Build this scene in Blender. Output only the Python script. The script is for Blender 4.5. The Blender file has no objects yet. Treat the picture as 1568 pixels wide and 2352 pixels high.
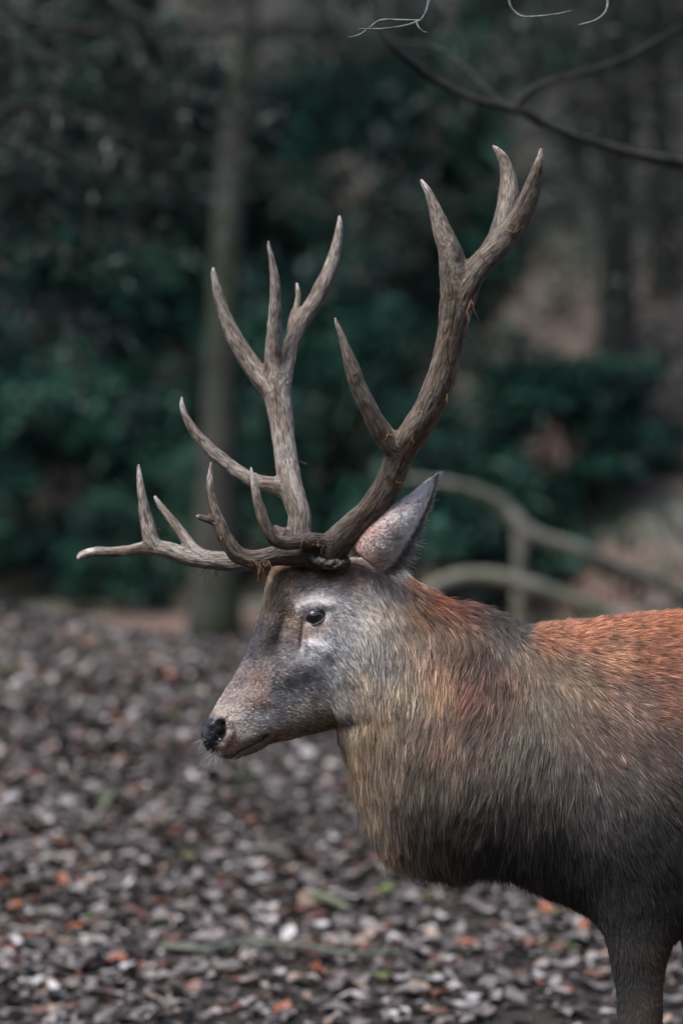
import bpy, bmesh, math, random
import numpy as np
from mathutils import Vector, Matrix, kdtree
from mathutils.bvhtree import BVHTree
R = math.radians
random.seed(7)
rng = np.random.default_rng(11)
sc = bpy.context.scene
col = sc.collection

# ------------------------------------------------------------------ camera, sky, sun, exposure
S = 0.00093          # metres per design unit at the plane of the stag (photograph = 1568 x 2352 units)
D = 6.0              # camera to stag
ZC = 1.42            # camera height
cd = bpy.data.cameras.new('camera')
cam = bpy.data.objects.new('camera', cd); col.objects.link(cam)
cam.location = (0, -D, ZC); cam.rotation_euler = (R(90), 0, 0)
cd.sensor_fit = 'VERTICAL'; cd.sensor_height = 36
cd.lens = 18 / (1176 * S / D)
cd.clip_start = 0.1; cd.clip_end = 500
cd.dof.use_dof = True; cd.dof.focus_distance = D - 0.13; cd.dof.aperture_fstop = 1.6
cd.dof.aperture_blades = 0
sc.camera = cam
w = bpy.data.worlds.new('World'); sc.world = w; w.use_nodes = True
nt = w.node_tree; nt.nodes.clear()
SUN_EL, SUN_AZ = 60, 226      # azimuth: degrees clockwise from +Y seen from above
sky = nt.nodes.new('ShaderNodeTexSky'); sky.sky_type = 'NISHITA'; sky.sun_disc = False
sky.sun_elevation = R(SUN_EL); sky.sun_rotation = R(SUN_AZ)
sky.air_density = 1.0; sky.dust_density = 2.2; sky.ozone_density = 1.5
bg = nt.nodes.new('ShaderNodeBackground'); bg.inputs['Strength'].default_value = 0.10
wo = nt.nodes.new('ShaderNodeOutputWorld')
nt.links.new(sky.outputs[0], bg.inputs[0]); nt.links.new(bg.outputs[0], wo.inputs[0])
sl = bpy.data.lights.new('sun', 'SUN'); sl.energy = 1.5; sl.angle = R(30); sl.color = (1, .97, .93)
sun = bpy.data.objects.new('sun', sl); col.objects.link(sun)
sd = Vector((math.sin(R(SUN_AZ)) * math.cos(R(SUN_EL)), math.cos(R(SUN_AZ)) * math.cos(R(SUN_EL)), math.sin(R(SUN_EL))))
sun.rotation_euler = sd.to_track_quat('Z', 'Y').to_euler(); sun.location = (0, 0, 30)
vs = sc.view_settings
vs.view_transform = 'Standard'; vs.look = 'None'; vs.exposure = 1.52; vs.gamma = 1; vs.use_curve_mapping = False
sc.cycles.max_bounces = 6; sc.cycles.diffuse_bounces = 3; sc.cycles.glossy_bounces = 2
sc.cycles.transmission_bounces = 2; sc.cycles.transparent_max_bounces = 4
sc.cycles.use_denoising = True; sc.cycles.denoising_input_passes = 'RGB_ALBEDO_NORMAL'; sc.cycles.denoising_prefilter = 'ACCURATE'
try: sc.cycles_curves.shape = 'RIBBONS'
except Exception: pass
try: sc.render.hair_type = 'STRAND'
except Exception: pass

# ------------------------------------------------------------------ helpers
def P(px, py, y=0.0):
    """design units of the photograph + distance y behind the stag's plane -> world point"""
    k = (D + y) / D * S
    return np.array([(px - 784) * k, y, ZC - (py - 1176) * k])
def unproj(v):
    v = np.asarray(v); k = (D + v[..., 1]) / D * S
    return 784 + v[..., 0] / k, 1176 + (ZC - v[..., 2]) / k
def lin(c):
    c = np.asarray(c, float) / 255
    return np.where(c <= .04045, c / 12.92, ((c + .055) / 1.055) ** 2.4)
def sstep(a, b, t):
    t = np.clip((t - a) / (b - a), 0, 1); return t * t * (3 - 2 * t)
def _hash(i, j, k, seed):
    h = (i.astype(np.int64) * 374761393 + j.astype(np.int64) * 668265263 + k.astype(np.int64) * 2147483647 + seed * 974634777) & 0xffffffff
    h = ((h ^ (h >> 13)) * 1274126177) & 0xffffffff
    return ((h ^ (h >> 16)) & 0xffff) / 65535.0
def vnoise(p, scale=1.0, seed=0):
    p = np.asarray(p) * scale; f = np.floor(p); t = p - f; t = t * t * (3 - 2 * t); i = f.astype(np.int64)
    r = 0
    for dx in (0, 1):
        for dy in (0, 1):
            for dz in (0, 1):
                wt = (t[..., 0] if dx else 1 - t[..., 0]) * (t[..., 1] if dy else 1 - t[..., 1]) * (t[..., 2] if dz else 1 - t[..., 2])
                r = r + wt * _hash(i[..., 0] + dx, i[..., 1] + dy, i[..., 2] + dz, seed)
    return r * 2 - 1
def fbm(p, scale, octaves=3, seed=0):
    r = 0; a = 1; n = 0
    for o in range(octaves):
        r = r + a * vnoise(p, scale * 2 ** o, seed + o * 17); n += a; a *= .5
    return r / n
def catmull(pts, m):
    """rows of control values -> m rows, chord-length Catmull-Rom (centripetal in the first two columns)"""
    pts = np.asarray(pts, float); n = len(pts)
    d = np.sqrt(((pts[1:, :] - pts[:-1, :]) ** 2)[:, :min(3, pts.shape[1])].sum(1)) ** .7 + 1e-6
    t = np.concatenate([[0], np.cumsum(d)])
    tang = np.zeros_like(pts)
    for i in range(n):
        if i == 0: tang[i] = (pts[1] - pts[0]) / (t[1] - t[0])
        elif i == n - 1: tang[i] = (pts[-1] - pts[-2]) / (t[-1] - t[-2])
        else:
            a = (pts[i] - pts[i - 1]) / (t[i] - t[i - 1]); b = (pts[i + 1] - pts[i]) / (t[i + 1] - t[i])
            h0 = t[i] - t[i - 1]; h1 = t[i + 1] - t[i]
            tang[i] = (a * h1 + b * h0) / (h0 + h1)
    q = np.linspace(0, t[-1], m); out = np.zeros((m, pts.shape[1]))
    k = np.clip(np.searchsorted(t, q, 'right') - 1, 0, n - 2)
    h = (t[k + 1] - t[k])[:, None]; u = ((q - t[k]) / (t[k + 1] - t[k]))[:, None]
    out = (2 * u**3 - 3 * u**2 + 1) * pts[k] + (u**3 - 2 * u**2 + u) * h * tang[k] + (-2 * u**3 + 3 * u**2) * pts[k + 1] + (u**3 - u**2) * h * tang[k + 1]
    return out
def mesh_np(name, verts, quads=None, tris=None, smooth=True):
    me = bpy.data.meshes.new(name)
    verts = np.ascontiguousarray(verts, np.float32).reshape(-1, 3)
    q = np.zeros((0, 4), np.int32) if quads is None else np.asarray(quads, np.int32).reshape(-1, 4)
    t = np.zeros((0, 3), np.int32) if tris is None else np.asarray(tris, np.int32).reshape(-1, 3)
    me.vertices.add(len(verts)); me.vertices.foreach_set('co', verts.ravel())
    nl = len(q) * 4 + len(t) * 3
    me.loops.add(nl); me.loops.foreach_set('vertex_index', np.concatenate([q.ravel(), t.ravel()]).astype(np.int32))
    me.polygons.add(len(q) + len(t))
    st = np.concatenate([np.arange(len(q)) * 4, len(q) * 4 + np.arange(len(t)) * 3]).astype(np.int32)
    me.polygons.foreach_set('loop_start', st)
    me.update(calc_edges=True)
    if smooth: me.polygons.foreach_set('use_smooth', np.ones(len(me.polygons), bool))
    return me
def link(name, data, mat=None, parent=None):
    o = bpy.data.objects.new(name, data); col.objects.link(o)
    if mat is not None: o.data.materials.append(mat)
    if parent is not None: o.parent = parent
    return o
def tag(o, label, cat, group=None, kind=None):
    o['label'] = label; o['category'] = cat
    if group: o['group'] = group
    if kind: o['kind'] = kind
    return o
def empty(name, loc=(0, 0, 0), rz=0):
    o = bpy.data.objects.new(name, None); col.objects.link(o)
    o.location = loc; o.rotation_euler = (0, 0, rz); o.empty_display_size = .1
    return o
def put(o, name):     # world-space mesh data under a moved, unrotated parent keeps its place
    return o
def attr(me, name, typ, dom, arr):
    a = me.attributes.new(name, typ, dom)
    key = {'FLOAT': 'value', 'FLOAT_VECTOR': 'vector', 'FLOAT_COLOR': 'color'}[typ]
    a.data.foreach_set(key, np.ascontiguousarray(arr, np.float32).ravel())
def coords(me):
    v = np.empty(len(me.vertices) * 3, np.float32); me.vertices.foreach_get('co', v); return v.reshape(-1, 3).astype(float)
def normals(me):
    v = np.empty(len(me.vertices) * 3, np.float32); me.vertex_normals.foreach_get('vector', v); return v.reshape(-1, 3).astype(float)
def setcoords(me, v):
    me.vertices.foreach_set('co', np.ascontiguousarray(v, np.float32).ravel()); me.update()
def evaluated(o, name):
    bpy.context.view_layer.update()
    dg = bpy.context.evaluated_depsgraph_get()
    me = bpy.data.meshes.new_from_object(o.evaluated_get(dg)); me.name = name
    return me
def lap_smooth(me, v, it, lam=.5, weight=None):
    e = np.empty(len(me.edges) * 2, np.int32); me.edges.foreach_get('vertices', e); e = e.reshape(-1, 2)
    n = len(v); deg = np.bincount(e.ravel(), minlength=n).astype(float)[:, None] + 1e-9
    for _ in range(it):
        s = np.zeros_like(v)
        for a in range(3):
            s[:, a] = np.bincount(e[:, 0], v[e[:, 1], a], n) + np.bincount(e[:, 1], v[e[:, 0], a], n)
        dv = (s / deg - v) * lam
        v = v + (dv if weight is None else dv * weight[:, None])
    return v
def frames(c):
    """rotation-minimising frames along a polyline"""
    c = np.asarray(c); t = np.gradient(c, axis=0); t /= np.linalg.norm(t, axis=1)[:, None] + 1e-12
    u = np.zeros_like(c); a = np.array([0, 0, 1.]) if abs(t[0, 2]) < .9 else np.array([1., 0, 0])
    u[0] = np.cross(t[0], a); u[0] /= np.linalg.norm(u[0])
    for i in range(1, len(c)):
        q = u[i - 1] - t[i] * np.dot(u[i - 1], t[i]); u[i] = q / (np.linalg.norm(q) + 1e-12)
    return t, u, np.cross(t, u)
def tube(c, r, k=12, cap=True):
    """polyline + radii -> verts, quads, tris"""
    c = np.asarray(c, float); r = np.asarray(r, float); n = len(c)
    t, u, b = frames(c); a = np.linspace(0, 2 * math.pi, k, endpoint=False)
    v = c[:, None] + r[:, None, None] * (np.cos(a)[None, :, None] * u[:, None] + np.sin(a)[None, :, None] * b[:, None])
    i = np.arange(n - 1)[:, None] * k; j = np.arange(k)[None]; j2 = (j + 1) % k
    q = np.stack([i + j, i + j2, i + k + j2, i + k + j], -1).reshape(-1, 4)
    v = v.reshape(-1, 3); tr = np.zeros((0, 3), int)
    if cap:
        v = np.vstack([v, c[0] - t[0] * r[0] * .3, c[-1] + t[-1] * r[-1] * .6]); s, e = n * k, n * k + 1
        jj = np.arange(k); jn = (jj + 1) % k; o = (n - 1) * k
        tr = np.vstack([np.stack([np.full(k, s), jn, jj], 1), np.stack([np.full(k, e), o + jj, o + jn], 1)])
    return v, q, tr
class Bag:
    def __init__(s): s.v = []; s.q = []; s.t = []; s.n = 0; s.c = []
    def add(s, v, q=None, t=None, colour=None):
        s.v.append(v)
        if q is not None and len(q): s.q.append(np.asarray(q) + s.n)
        if t is not None and len(t): s.t.append(np.asarray(t) + s.n)
        if colour is not None: s.c.append(np.broadcast_to(np.asarray(colour, float), (len(v), 3)))
        s.n += len(v)
    def mesh(s, name, smooth=True):
        me = mesh_np(name, np.vstack(s.v), np.vstack(s.q) if s.q else None, np.vstack(s.t) if s.t else None, smooth)
        if s.c:
            c = np.vstack(s.c); attr(me, 'tint', 'FLOAT_COLOR', 'POINT', np.hstack([c, np.ones((len(c), 1))]))
        return me

# ------------------------------------------------------------------ materials
def mat(name):
    m = bpy.data.materials.new(name); m.use_nodes = True
    n = m.node_tree; b = n.nodes['Principled BSDF']
    return m, n, b
def node(n, typ, **kw):
    x = n.nodes.new(typ)
    for k, v in kw.items():
        if k in x.inputs: x.inputs[k].default_value = v
        else: setattr(x, k, v)
    return x
def ramp(n, src, stops):
    r = n.nodes.new('ShaderNodeValToRGB'); e = r.color_ramp.elements
    while len(e) < len(stops): e.new(.5)
    for i, (p, c) in enumerate(stops): e[i].position = p; e[i].color = (*c, 1)
    n.links.new(src, r.inputs[0]); return r
def mixc(n, fac, a, b, mode='MIX'):
    x = n.nodes.new('ShaderNodeMix'); x.data_type = 'RGBA'; x.blend_type = mode
    for sock, val in ((x.inputs[0], fac), (x.inputs[6], a), (x.inputs[7], b)):
        if hasattr(val, 'is_output'): n.links.new(val, sock)
        elif isinstance(val, (int, float)): sock.default_value = val
        else: sock.default_value = (*val, 1)
    return x.outputs[2]
def bump(n, b, h, strength, dist):
    x = node(n, 'ShaderNodeBump', Strength=strength, Distance=dist); n.links.new(h, x.inputs['Height']); n.links.new(x.outputs[0], b.inputs['Normal'])
def tint_mat(name, attrname='tint', rough=.7, noise=60, amt=.35, bstr=.3, bdist=.002, spec=.3, translucent=0):
    m, n, b = mat(name)
    a = node(n, 'ShaderNodeAttribute', attribute_name=attrname)
    tc = n.nodes.new('ShaderNodeTexCoord')
    nz = node(n, 'ShaderNodeTexNoise', Scale=noise, Detail=4.0); n.links.new(tc.outputs['Object'], nz.inputs['Vector'])
    rp = ramp(n, nz.outputs[0], [(.3, (1 - amt,) * 3), (.7, (1 + amt * .5,) * 3)])
    c = mixc(n, 1.0, a.outputs['Color'], rp.outputs[0], 'MULTIPLY')
    n.links.new(c, b.inputs['Base Color'])
    b.inputs['Roughness'].default_value = rough; b.inputs['Specular IOR Level'].default_value = spec
    if bstr: bump(n, b, nz.outputs[0], bstr, bdist)
    if translucent:
        tr = n.nodes.new('ShaderNodeBsdfTranslucent'); n.links.new(c, tr.inputs[0])
        mx = node(n, 'ShaderNodeMixShader', Fac=translucent); out = n.nodes['Material Output']
        n.links.new(b.outputs[0], mx.inputs[1]); n.links.new(tr.outputs[0], mx.inputs[2]); n.links.new(mx.outputs[0], out.inputs[0])
    return m
def noisy_mat(name, c0, c1, scale=20, rough=.85, bstr=.5, bdist=.01, stretch=(1, 1, 1), c2=None, scale2=3):
    m, n, b = mat(name)
    tc = n.nodes.new('ShaderNodeTexCoord'); mp = n.nodes.new('ShaderNodeMapping'); mp.inputs['Scale'].default_value = stretch
    n.links.new(tc.outputs['Object'], mp.inputs[0])
    nz = node(n, 'ShaderNodeTexNoise', Scale=scale, Detail=6.0); n.links.new(mp.outputs[0], nz.inputs['Vector'])
    rp = ramp(n, nz.outputs[0], [(.3, c0), (.7, c1)]); c = rp.outputs[0]
    if c2 is not None:
        n2 = node(n, 'ShaderNodeTexNoise', Scale=scale2, Detail=3.0); n.links.new(tc.outputs['Object'], n2.inputs['Vector'])
        r2 = ramp(n, n2.outputs[0], [(.45, (0, 0, 0)), (.62, (1, 1, 1))]); c = mixc(n, r2.outputs[0], c, c2)
    n.links.new(c, b.inputs['Base Color']); b.inputs['Roughness'].default_value = rough
    b.inputs['Specular IOR Level'].default_value = .25
    bump(n, b, nz.outputs[0], bstr, bdist)
    return m

# ------------------------------------------------------------------ terrain
def zt(x, y):
    x = np.asarray(x, float); y = np.asarray(y, float); d = y + D
    hc = np.clip(.93 - .15 * (x + 1.64), .30, 1.15)
    up = sstep(6.9, 14.2, d); down = sstep(13.8, 19.0, d)
    z = hc * up * (1 - down) + .12 * down
    sh = 6.5 * sstep(.2, 2.4, x)
    soft = lambda t: np.sqrt(np.maximum(0, t) ** 2 + 9) - 3
    z = z + .13 * soft(d - 17 + sh * .45) + .30 * soft(d - 24 + sh)
    z = z + .55 * soft(-d - 6) + .45 * soft(np.abs(x) - 9) * sstep(20, -6, d)      # unseen banks behind and beside the camera, added to block low sky light
    p = np.stack([x, y, np.zeros_like(x)], -1)
    near = sstep(.3, 1.6, np.abs(y)) * .6 + .4
    z = z + near * (.05 * fbm(p, .9, 2, 3)) + .018 * fbm(p, 4.0, 2, 5) + sstep(18, 40, d) * .6 * fbm(p, .12, 2, 9)
    return z
def spaced(a, b, n, c, k):
    t = np.linspace(-1, 1, n); s = np.sinh(t * k) / np.sinh(k)
    return np.where(s < 0, c + s * (c - a), c + s * (b - c))
gx = spaced(-140, 140, 240, 0, 4.2); gy = spaced(-60, 200, 340, 3, 4.0)
X, Y = np.meshgrid(gx, gy)
V = np.stack([X, Y, zt(X, Y)], -1).reshape(-1, 3)
i = np.arange(len(gy) - 1)[:, None] * len(gx); j = np.arange(len(gx) - 1)[None]
Q = np.stack([i + j, i + j + 1, i + len(gx) + j + 1, i + len(gx) + j], -1).reshape(-1, 4)
gm, n, b = mat('forest soil')
tc = n.nodes.new('ShaderNodeTexCoord')
n1 = node(n, 'ShaderNodeTexNoise', Scale=9.0, Detail=8.0, Roughness=.7); n.links.new(tc.outputs['Object'], n1.inputs['Vector'])
n2 = node(n, 'ShaderNodeTexVoronoi', Scale=11.0); n.links.new(tc.outputs['Object'], n2.inputs['Vector'])
n3 = node(n, 'ShaderNodeTexNoise', Scale=.55, Detail=4.0); n.links.new(tc.outputs['Object'], n3.inputs['Vector'])
soil = ramp(n, n1.outputs[0], [(.3, (.014, .012, .011)), (.7, (.045, .037, .031))]).outputs[0]
lit = ramp(n, n2.outputs['Color'], [(.1, (.03, .027, .025)), (.5, (.10, .085, .076)), (.9, (.19, .165, .15))]).outputs[0]
rust = ramp(n, n3.outputs[0], [(.35, (.10, .092, .082)), (.5, (.17, .085, .06)), (.66, (.07, .085, .058))]).outputs[0]
mr2 = node(n, 'ShaderNodeMapRange'); mr2.inputs[1].default_value = 17.0; mr2.inputs[2].default_value = 23.0
far_c = ramp(n, n3.outputs[0], [(.35, (.048, .058, .050)), (.55, (.07, .068, .056)), (.68, (.03, .052, .038))]).outputs[0]
litter = mixc(n, .55, lit, mixc(n, mr2.outputs[0], rust, far_c))
sep = n.nodes.new('ShaderNodeSeparateXYZ'); n.links.new(tc.outputs['Object'], sep.inputs[0])
mr = node(n, 'ShaderNodeMapRange'); mr.inputs[1].default_value = 8.5; mr.inputs[2].default_value = 11.5; n.links.new(sep.outputs['Y'], mr.inputs[0]); n.links.new(sep.outputs['Y'], mr2.inputs[0])
n.links.new(mixc(n, mr.outputs[0], soil, litter), b.inputs['Base Color'])
b.inputs['Roughness'].default_value = .9; b.inputs['Specular IOR Level'].default_value = .2
bump(n, b, n1.outputs[0], .6, .03)
ground = link('ground', mesh_np('ground', V, Q), gm); ground['kind'] = 'structure'
ground['label'] = 'leaf strewn woodland floor rising to a low bank and a wooded slope'

# ---- fallen leaves
def leaf_template(curl, fold, wav, wide=.34, seed=0):
    """3 x 6 grid, unit length along +x"""
    u = np.linspace(0, 1, 6); wd = wide * np.sin(np.pi * (u * .93 + .03)) ** .8 * (1 - .25 * u); wd[0] = .015; wd[-1] = .01
    s = np.array([-1, 0, 1.])
    x = np.repeat((u - .5)[:, None], 3, 1); y = wd[:, None] * s[None]
    z = curl * (2 * (u - .5)[:, None]) ** 2 + fold * np.abs(s)[None] * wd[:, None] + wav * np.sin(u * 7 + seed)[:, None] * s[None]
    v = np.stack([x, y, z], -1).reshape(-1, 3)
    i = np.arange(5)[:, None] * 3; j = np.arange(2)[None]
    return v, np.stack([i + j, i + j + 3, i + j + 4, i + j + 1], -1).reshape(-1, 4)
TPL = [leaf_template(c, f, wv, wd, k) for k, (c, f, wv, wd) in enumerate([(.05, .14, .03, .34), (-.08, .2, .04, .28), (.12, -.1, .05, .36), (-.04, .35, .03, .32), (.2, .3, .06, .24), (.04, -.25, .05, .38)])]
PAL = np.array([(.34, .30, .28), (.25, .215, .20), (.18, .155, .14), (.12, .10, .09), (.07, .056, .05), (.035, .028, .025), (.26, .085, .04), (.28, .20, .145), (.15, .07, .05), (.46, .43, .42), (.12, .16, .04)])
PW = np.array([.12, .17, .19, .17, .13, .09, .025, .05, .05, .035, .008]); PW = PW / PW.sum()
PAL = PAL * np.array([.96, .965, .96]); PAL[:4] *= np.array([1.0, .9, .8, .75])[:, None]
leaf_mats = []
for k, c in enumerate(PAL):
    m, n, b = mat('dead leaf %d' % k)
    tc = n.nodes.new('ShaderNodeTexCoord'); nz = node(n, 'ShaderNodeTexNoise', Scale=7.0, Detail=5.0); n.links.new(tc.outputs['Object'], nz.inputs['Vector'])
    rp = ramp(n, nz.outputs[0], [(.3, tuple(c * .6)), (.7, tuple(np.minimum(c * 1.2, .9)))]); n.links.new(rp.outputs[0], b.inputs['Base Color'])
    b.inputs['Roughness'].default_value = .5; b.inputs['Specular IOR Level'].default_value = .4
    leaf_mats.append(m)
NL = 52000
dd = np.sqrt(rng.uniform(4.2**2, 16.5**2, NL * 2)); xx = rng.uniform(-1, 1, NL * 2) * (.123 * dd + 1.1)
# less litter on the trodden soil at the near edge
keep = rng.uniform(0, 1, NL * 2) < (.10 + .90 * sstep(7.1, 8.8, dd + .35 * fbm(np.stack([xx, dd, 0 * dd], -1), 1.1, 2, 31)))
keep &= rng.uniform(0, 1, NL * 2) < .72 + .5 * fbm(np.stack([xx, dd, 0 * dd], -1), 1.6, 2, 41)
dd = dd[keep][:NL]; xx = xx[keep][:NL]; NL = len(dd); yy = dd - D
size = rng.uniform(.034, .076, NL) * rng.choice([.65, .85, 1, 1.15, 1.35], NL)
yaw = rng.uniform(0, 2 * np.pi, NL); tilt = np.clip(rng.normal(0, .2, NL), -1.1, 1.1); roll = np.clip(rng.normal(0, .24, NL), -1.0, 1.0)
pi = rng.choice(len(PAL), NL, p=PW); ti = rng.integers(0, len(TPL), NL)
zz = zt(xx, yy) + .004 + rng.uniform(0, .018, NL) + size * .25 * np.abs(tilt)
def rotm(yaw, tilt, roll):
    cy, sy, ct, st, cr, sr = np.cos(yaw), np.sin(yaw), np.cos(tilt), np.sin(tilt), np.cos(roll), np.sin(roll)
    m = np.empty((len(yaw), 3, 3))
    m[:, 0, 0] = cy * ct; m[:, 0, 1] = cy * st * sr - sy * cr; m[:, 0, 2] = cy * st * cr + sy * sr
    m[:, 1, 0] = sy * ct; m[:, 1, 1] = sy * st * sr + cy * cr; m[:, 1, 2] = sy * st * cr - cy * sr
    m[:, 2, 0] = -st; m[:, 2, 1] = ct * sr; m[:, 2, 2] = ct * cr
    return m
pxl, pyl = unproj(np.stack([xx, yy, zz], -1))
vis = (pxl > 10) & (pxl < 1558) & (pyl < 2340) & (pyl > 1380) & ~((pxl > 700) & (pyl < 1700)) & ~((pxl > 820 + (2000 - pyl) * -.5) & (pyl < 2040)) & ~((pxl > 1270) & (pyl < 2200))
score = np.where(vis & (pi != 5), size / dd, 0); top = np.argsort(-score)[:300]
big = np.zeros(NL, bool); big[top] = True
tmesh = [mesh_np('leaf', v, q) for v, q in TPL]
for me in tmesh: me.materials.append(leaf_mats[0])
for k in top:
    o = bpy.data.objects.new('leaf', tmesh[ti[k]]); col.objects.link(o); o.parent = ground
    o.location = (xx[k], yy[k], zz[k] + .008); o.rotation_euler = (roll[k] * .7, tilt[k] * .7, yaw[k]); o.scale = (size[k],) * 3
    o.material_slots[0].link = 'OBJECT'; o.material_slots[0].material = leaf_mats[pi[k]]
M = rotm(yaw, tilt, roll); bagv, bagq, bagc, nb = [], [], [], 0
for k, (v, q) in enumerate(TPL):
    s = np.where((ti == k) & ~big)[0]
    vv = np.einsum('nij,vj->nvi', M[s], v) * size[s][:, None, None] + np.stack([xx[s], yy[s], zz[s]], -1)[:, None]
    bagv.append(vv.reshape(-1, 3)); bagq.append((q[None] + (np.arange(len(s)) * len(v))[:, None, None] + nb).reshape(-1, 4)); nb += len(s) * len(v)
    cc = PAL[pi[s]] * rng.uniform(.75, 1.15, (len(s), 1)); bagc.append(np.repeat(cc, len(v), 0))
lm = mesh_np('leaf_litter', np.vstack(bagv), np.vstack(bagq)); cc = np.vstack(bagc)
attr(lm, 'tint', 'FLOAT_COLOR', 'POINT', np.hstack([cc, np.ones((len(cc), 1))]))
lo = link('leaf_litter', lm, tint_mat('leaf litter', rough=.5, noise=55, amt=.4, bstr=.25, spec=.4), ground); lo['kind'] = 'stuff'

# ------------------------------------------------------------------ the stag
FEET = P(1480, 2703, 0); stag = empty('stag', (0.65, 0, 0))
tag(stag, 'reddish brown stag with tall branched antlers, grey face and shaggy neck standing in profile', 'deer')
STAG_OFF = Vector((-0.65, 0, 0))
def part(name, me, m, parent=stag):
    o = link(name, me, m, parent)
    if parent is stag: o.location = STAG_OFF
    return o
# sections: top x,y  bottom x,y  half widths near top / middle / bottom  depth of the middle
SEC = np.array([
 (461, 1690, 466, 1708, 6, 8, 6, -52),
 (465, 1674, 478, 1726, 22, 27, 18, -51),
 (476, 1654, 502, 1736, 29, 40, 26, -50),
 (491, 1629, 538, 1742, 31, 45, 32, -47),
 (512, 1594, 578, 1729, 33, 48, 35, -43),
 (538, 1553, 622, 1707, 36, 53, 38, -39),
 (561, 1513, 668, 1696, 42, 62, 40, -34),
 (578, 1472, 712, 1684, 52, 76, 44, -29),
 (590, 1428, 745, 1675, 68, 90, 47, -24),
 (609, 1376, 764, 1669, 82, 98, 52, -20),
 (634, 1310, 772, 1671, 84, 98, 58, -15),
 (690, 1284, 777, 1677, 80, 96, 66, -10),
 (760, 1284, 783, 1694, 74, 95, 74, -5),
 (838, 1285, 799, 1735, 70, 98, 80, 0),
 (903, 1300, 814, 1790, 72, 108, 88, 0),
 (963, 1342, 833, 1841, 78, 126, 96, 0),
 (1024, 1376, 860, 1890, 85, 146, 105, 0),
 (1085, 1391, 890, 1943, 90, 166, 115, 0),
 (1140, 1408, 950, 1980, 95, 185, 125, 0),
 (1190, 1436, 1040, 1994, 100, 205, 140, 0),
 (1260, 1434, 1150, 1998, 110, 225, 160, 0),
 (1350, 1425, 1275, 2046, 120, 240, 180, 0),
 (1450, 1412, 1400, 2128, 130, 255, 190, 0),
 (1600, 1404, 1570, 2140, 140, 270, 190, 0),
 (1900, 1400, 1900, 2095, 150, 300, 190, 0),
 (2200, 1388, 2220, 2055, 150, 300, 180, 0),
 (2450, 1398, 2420, 2015, 150, 270, 170, 0),
 (2620, 1450, 2560, 1955, 130, 220, 150, 0),
 (2715, 1550, 2660, 1880, 80, 140, 100, 0),
 (2738, 1650, 2700, 1800, 20, 40, 30, 0)], float)
m1 = 12; key = np.r_[np.linspace(0, m1, 150)[:-1], np.linspace(m1, len(SEC) - 1, 190)]
dense = catmull(np.hstack([np.arange(len(SEC))[:, None] * 1000., SEC]), 4000)
ringp = np.stack([np.interp(key * 1000, dense[:, 0], dense[:, c + 1]) for c in range(8)], 1)
K = 176; a = np.linspace(0, 2 * math.pi, K, endpoint=False)
v = (1 - np.cos(a)) / 2; side = np.sin(a)
nr = len(ringp); ctr = (ringp[:, 0:2] + ringp[:, 2:4]) / 2
px = ringp[:, 0:1] * (1 - v) + ringp[:, 2:3] * v; py = ringp[:, 1:2] * (1 - v) + ringp[:, 3:4] * v
# width profile: quadratic through (top .12, middle .5, bottom .88)
vb = [(1 - v) ** 4 + 2 * (1 - v) ** 3 * v, 2 * v * (1 - v) + 4 * (v * (1 - v)) ** 2, v ** 4 + 2 * v ** 3 * (1 - v)]
vb = np.stack(vb); vb /= vb.sum(0)
wq = ringp[:, 4:5] * vb[0] + ringp[:, 5:6] * 1.06 * vb[1] + ringp[:, 6:7] * 1.15 * vb[2]
wid = wq * np.sign(side) * np.abs(side) ** .72
yv = (ringp[:, 7:8] - wid) * S
k = (D + ringp[:, 7:8] * S) / D * S
bv = np.stack([(px - 784) * k, yv, ZC - (py - 1176) * k], -1)
V = bv.reshape(-1, 3); i = np.arange(nr - 1)[:, None] * K; j = np.arange(K)[None]; j2 = (j + 1) % K
Q = np.stack([i + j, i + K + j, i + K + j2, i + j2], -1).reshape(-1, 4)
V = np.vstack([V, bv[0].mean(0), bv[-1].mean(0)]); jj = np.arange(K); jn = (jj + 1) % K; o0 = (nr - 1) * K
T = np.vstack([np.stack([np.full(K, nr * K), jj, jn], 1), np.stack([np.full(K, nr * K + 1), o0 + jn, o0 + jj], 1)])
body = mesh_np('torso', V, Q, T)
bmx = bmesh.new(); bmx.from_mesh(body); bmesh.ops.recalc_face_normals(bmx, faces=bmx.faces); bmx.to_mesh(body); bmx.free()
torso = link('torso', body)
# legs: (px, py, half width, half depth) per joint at a given depth
LEGS = {
 'front_near': (-.115, [(1440, 1900, 90, 50), (1448, 2020, 100, 78), (1462, 2110, 84, 75), (1466, 2190, 74, 62), (1467, 2290, 63, 52), (1468, 2360, 56, 46), (1470, 2420, 44, 40), (1474, 2480, 30, 28), (1476, 2560, 24, 23), (1474, 2620, 27, 26), (1462, 2660, 30, 28)]),
 'front_far': (.15, [(1560, 1880, 120, 90), (1590, 2010, 100, 88), (1622, 2110, 80, 75), (1634, 2190, 72, 62), (1638, 2290, 61, 52), (1640, 2360, 54, 46), (1642, 2420, 42, 40), (1642, 2480, 30, 28), (1640, 2560, 24, 23), (1636, 2620, 27, 26), (1622, 2660, 30, 28)]),
 'hind_near': (-.14, [(2480, 1750, 190, 110), (2450, 1950, 170, 100), (2450, 2100, 120, 80), (2530, 2230, 75, 55), (2600, 2320, 52, 40), (2610, 2390, 36, 32), (2600, 2480, 29, 27), (2590, 2560, 26, 25), (2580, 2620, 28, 26), (2560, 2660, 30, 28)]),
 'hind_far': (.15, [(2440, 1750, 180, 110), (2380, 1950, 170, 100), (2360, 2100, 120, 80), (2420, 2230, 75, 55), (2480, 2320, 52, 40), (2490, 2390, 36, 32), (2470, 2480, 29, 27), (2455, 2560, 26, 25), (2445, 2620, 28, 26), (2425, 2660, 30, 28)])}
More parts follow.
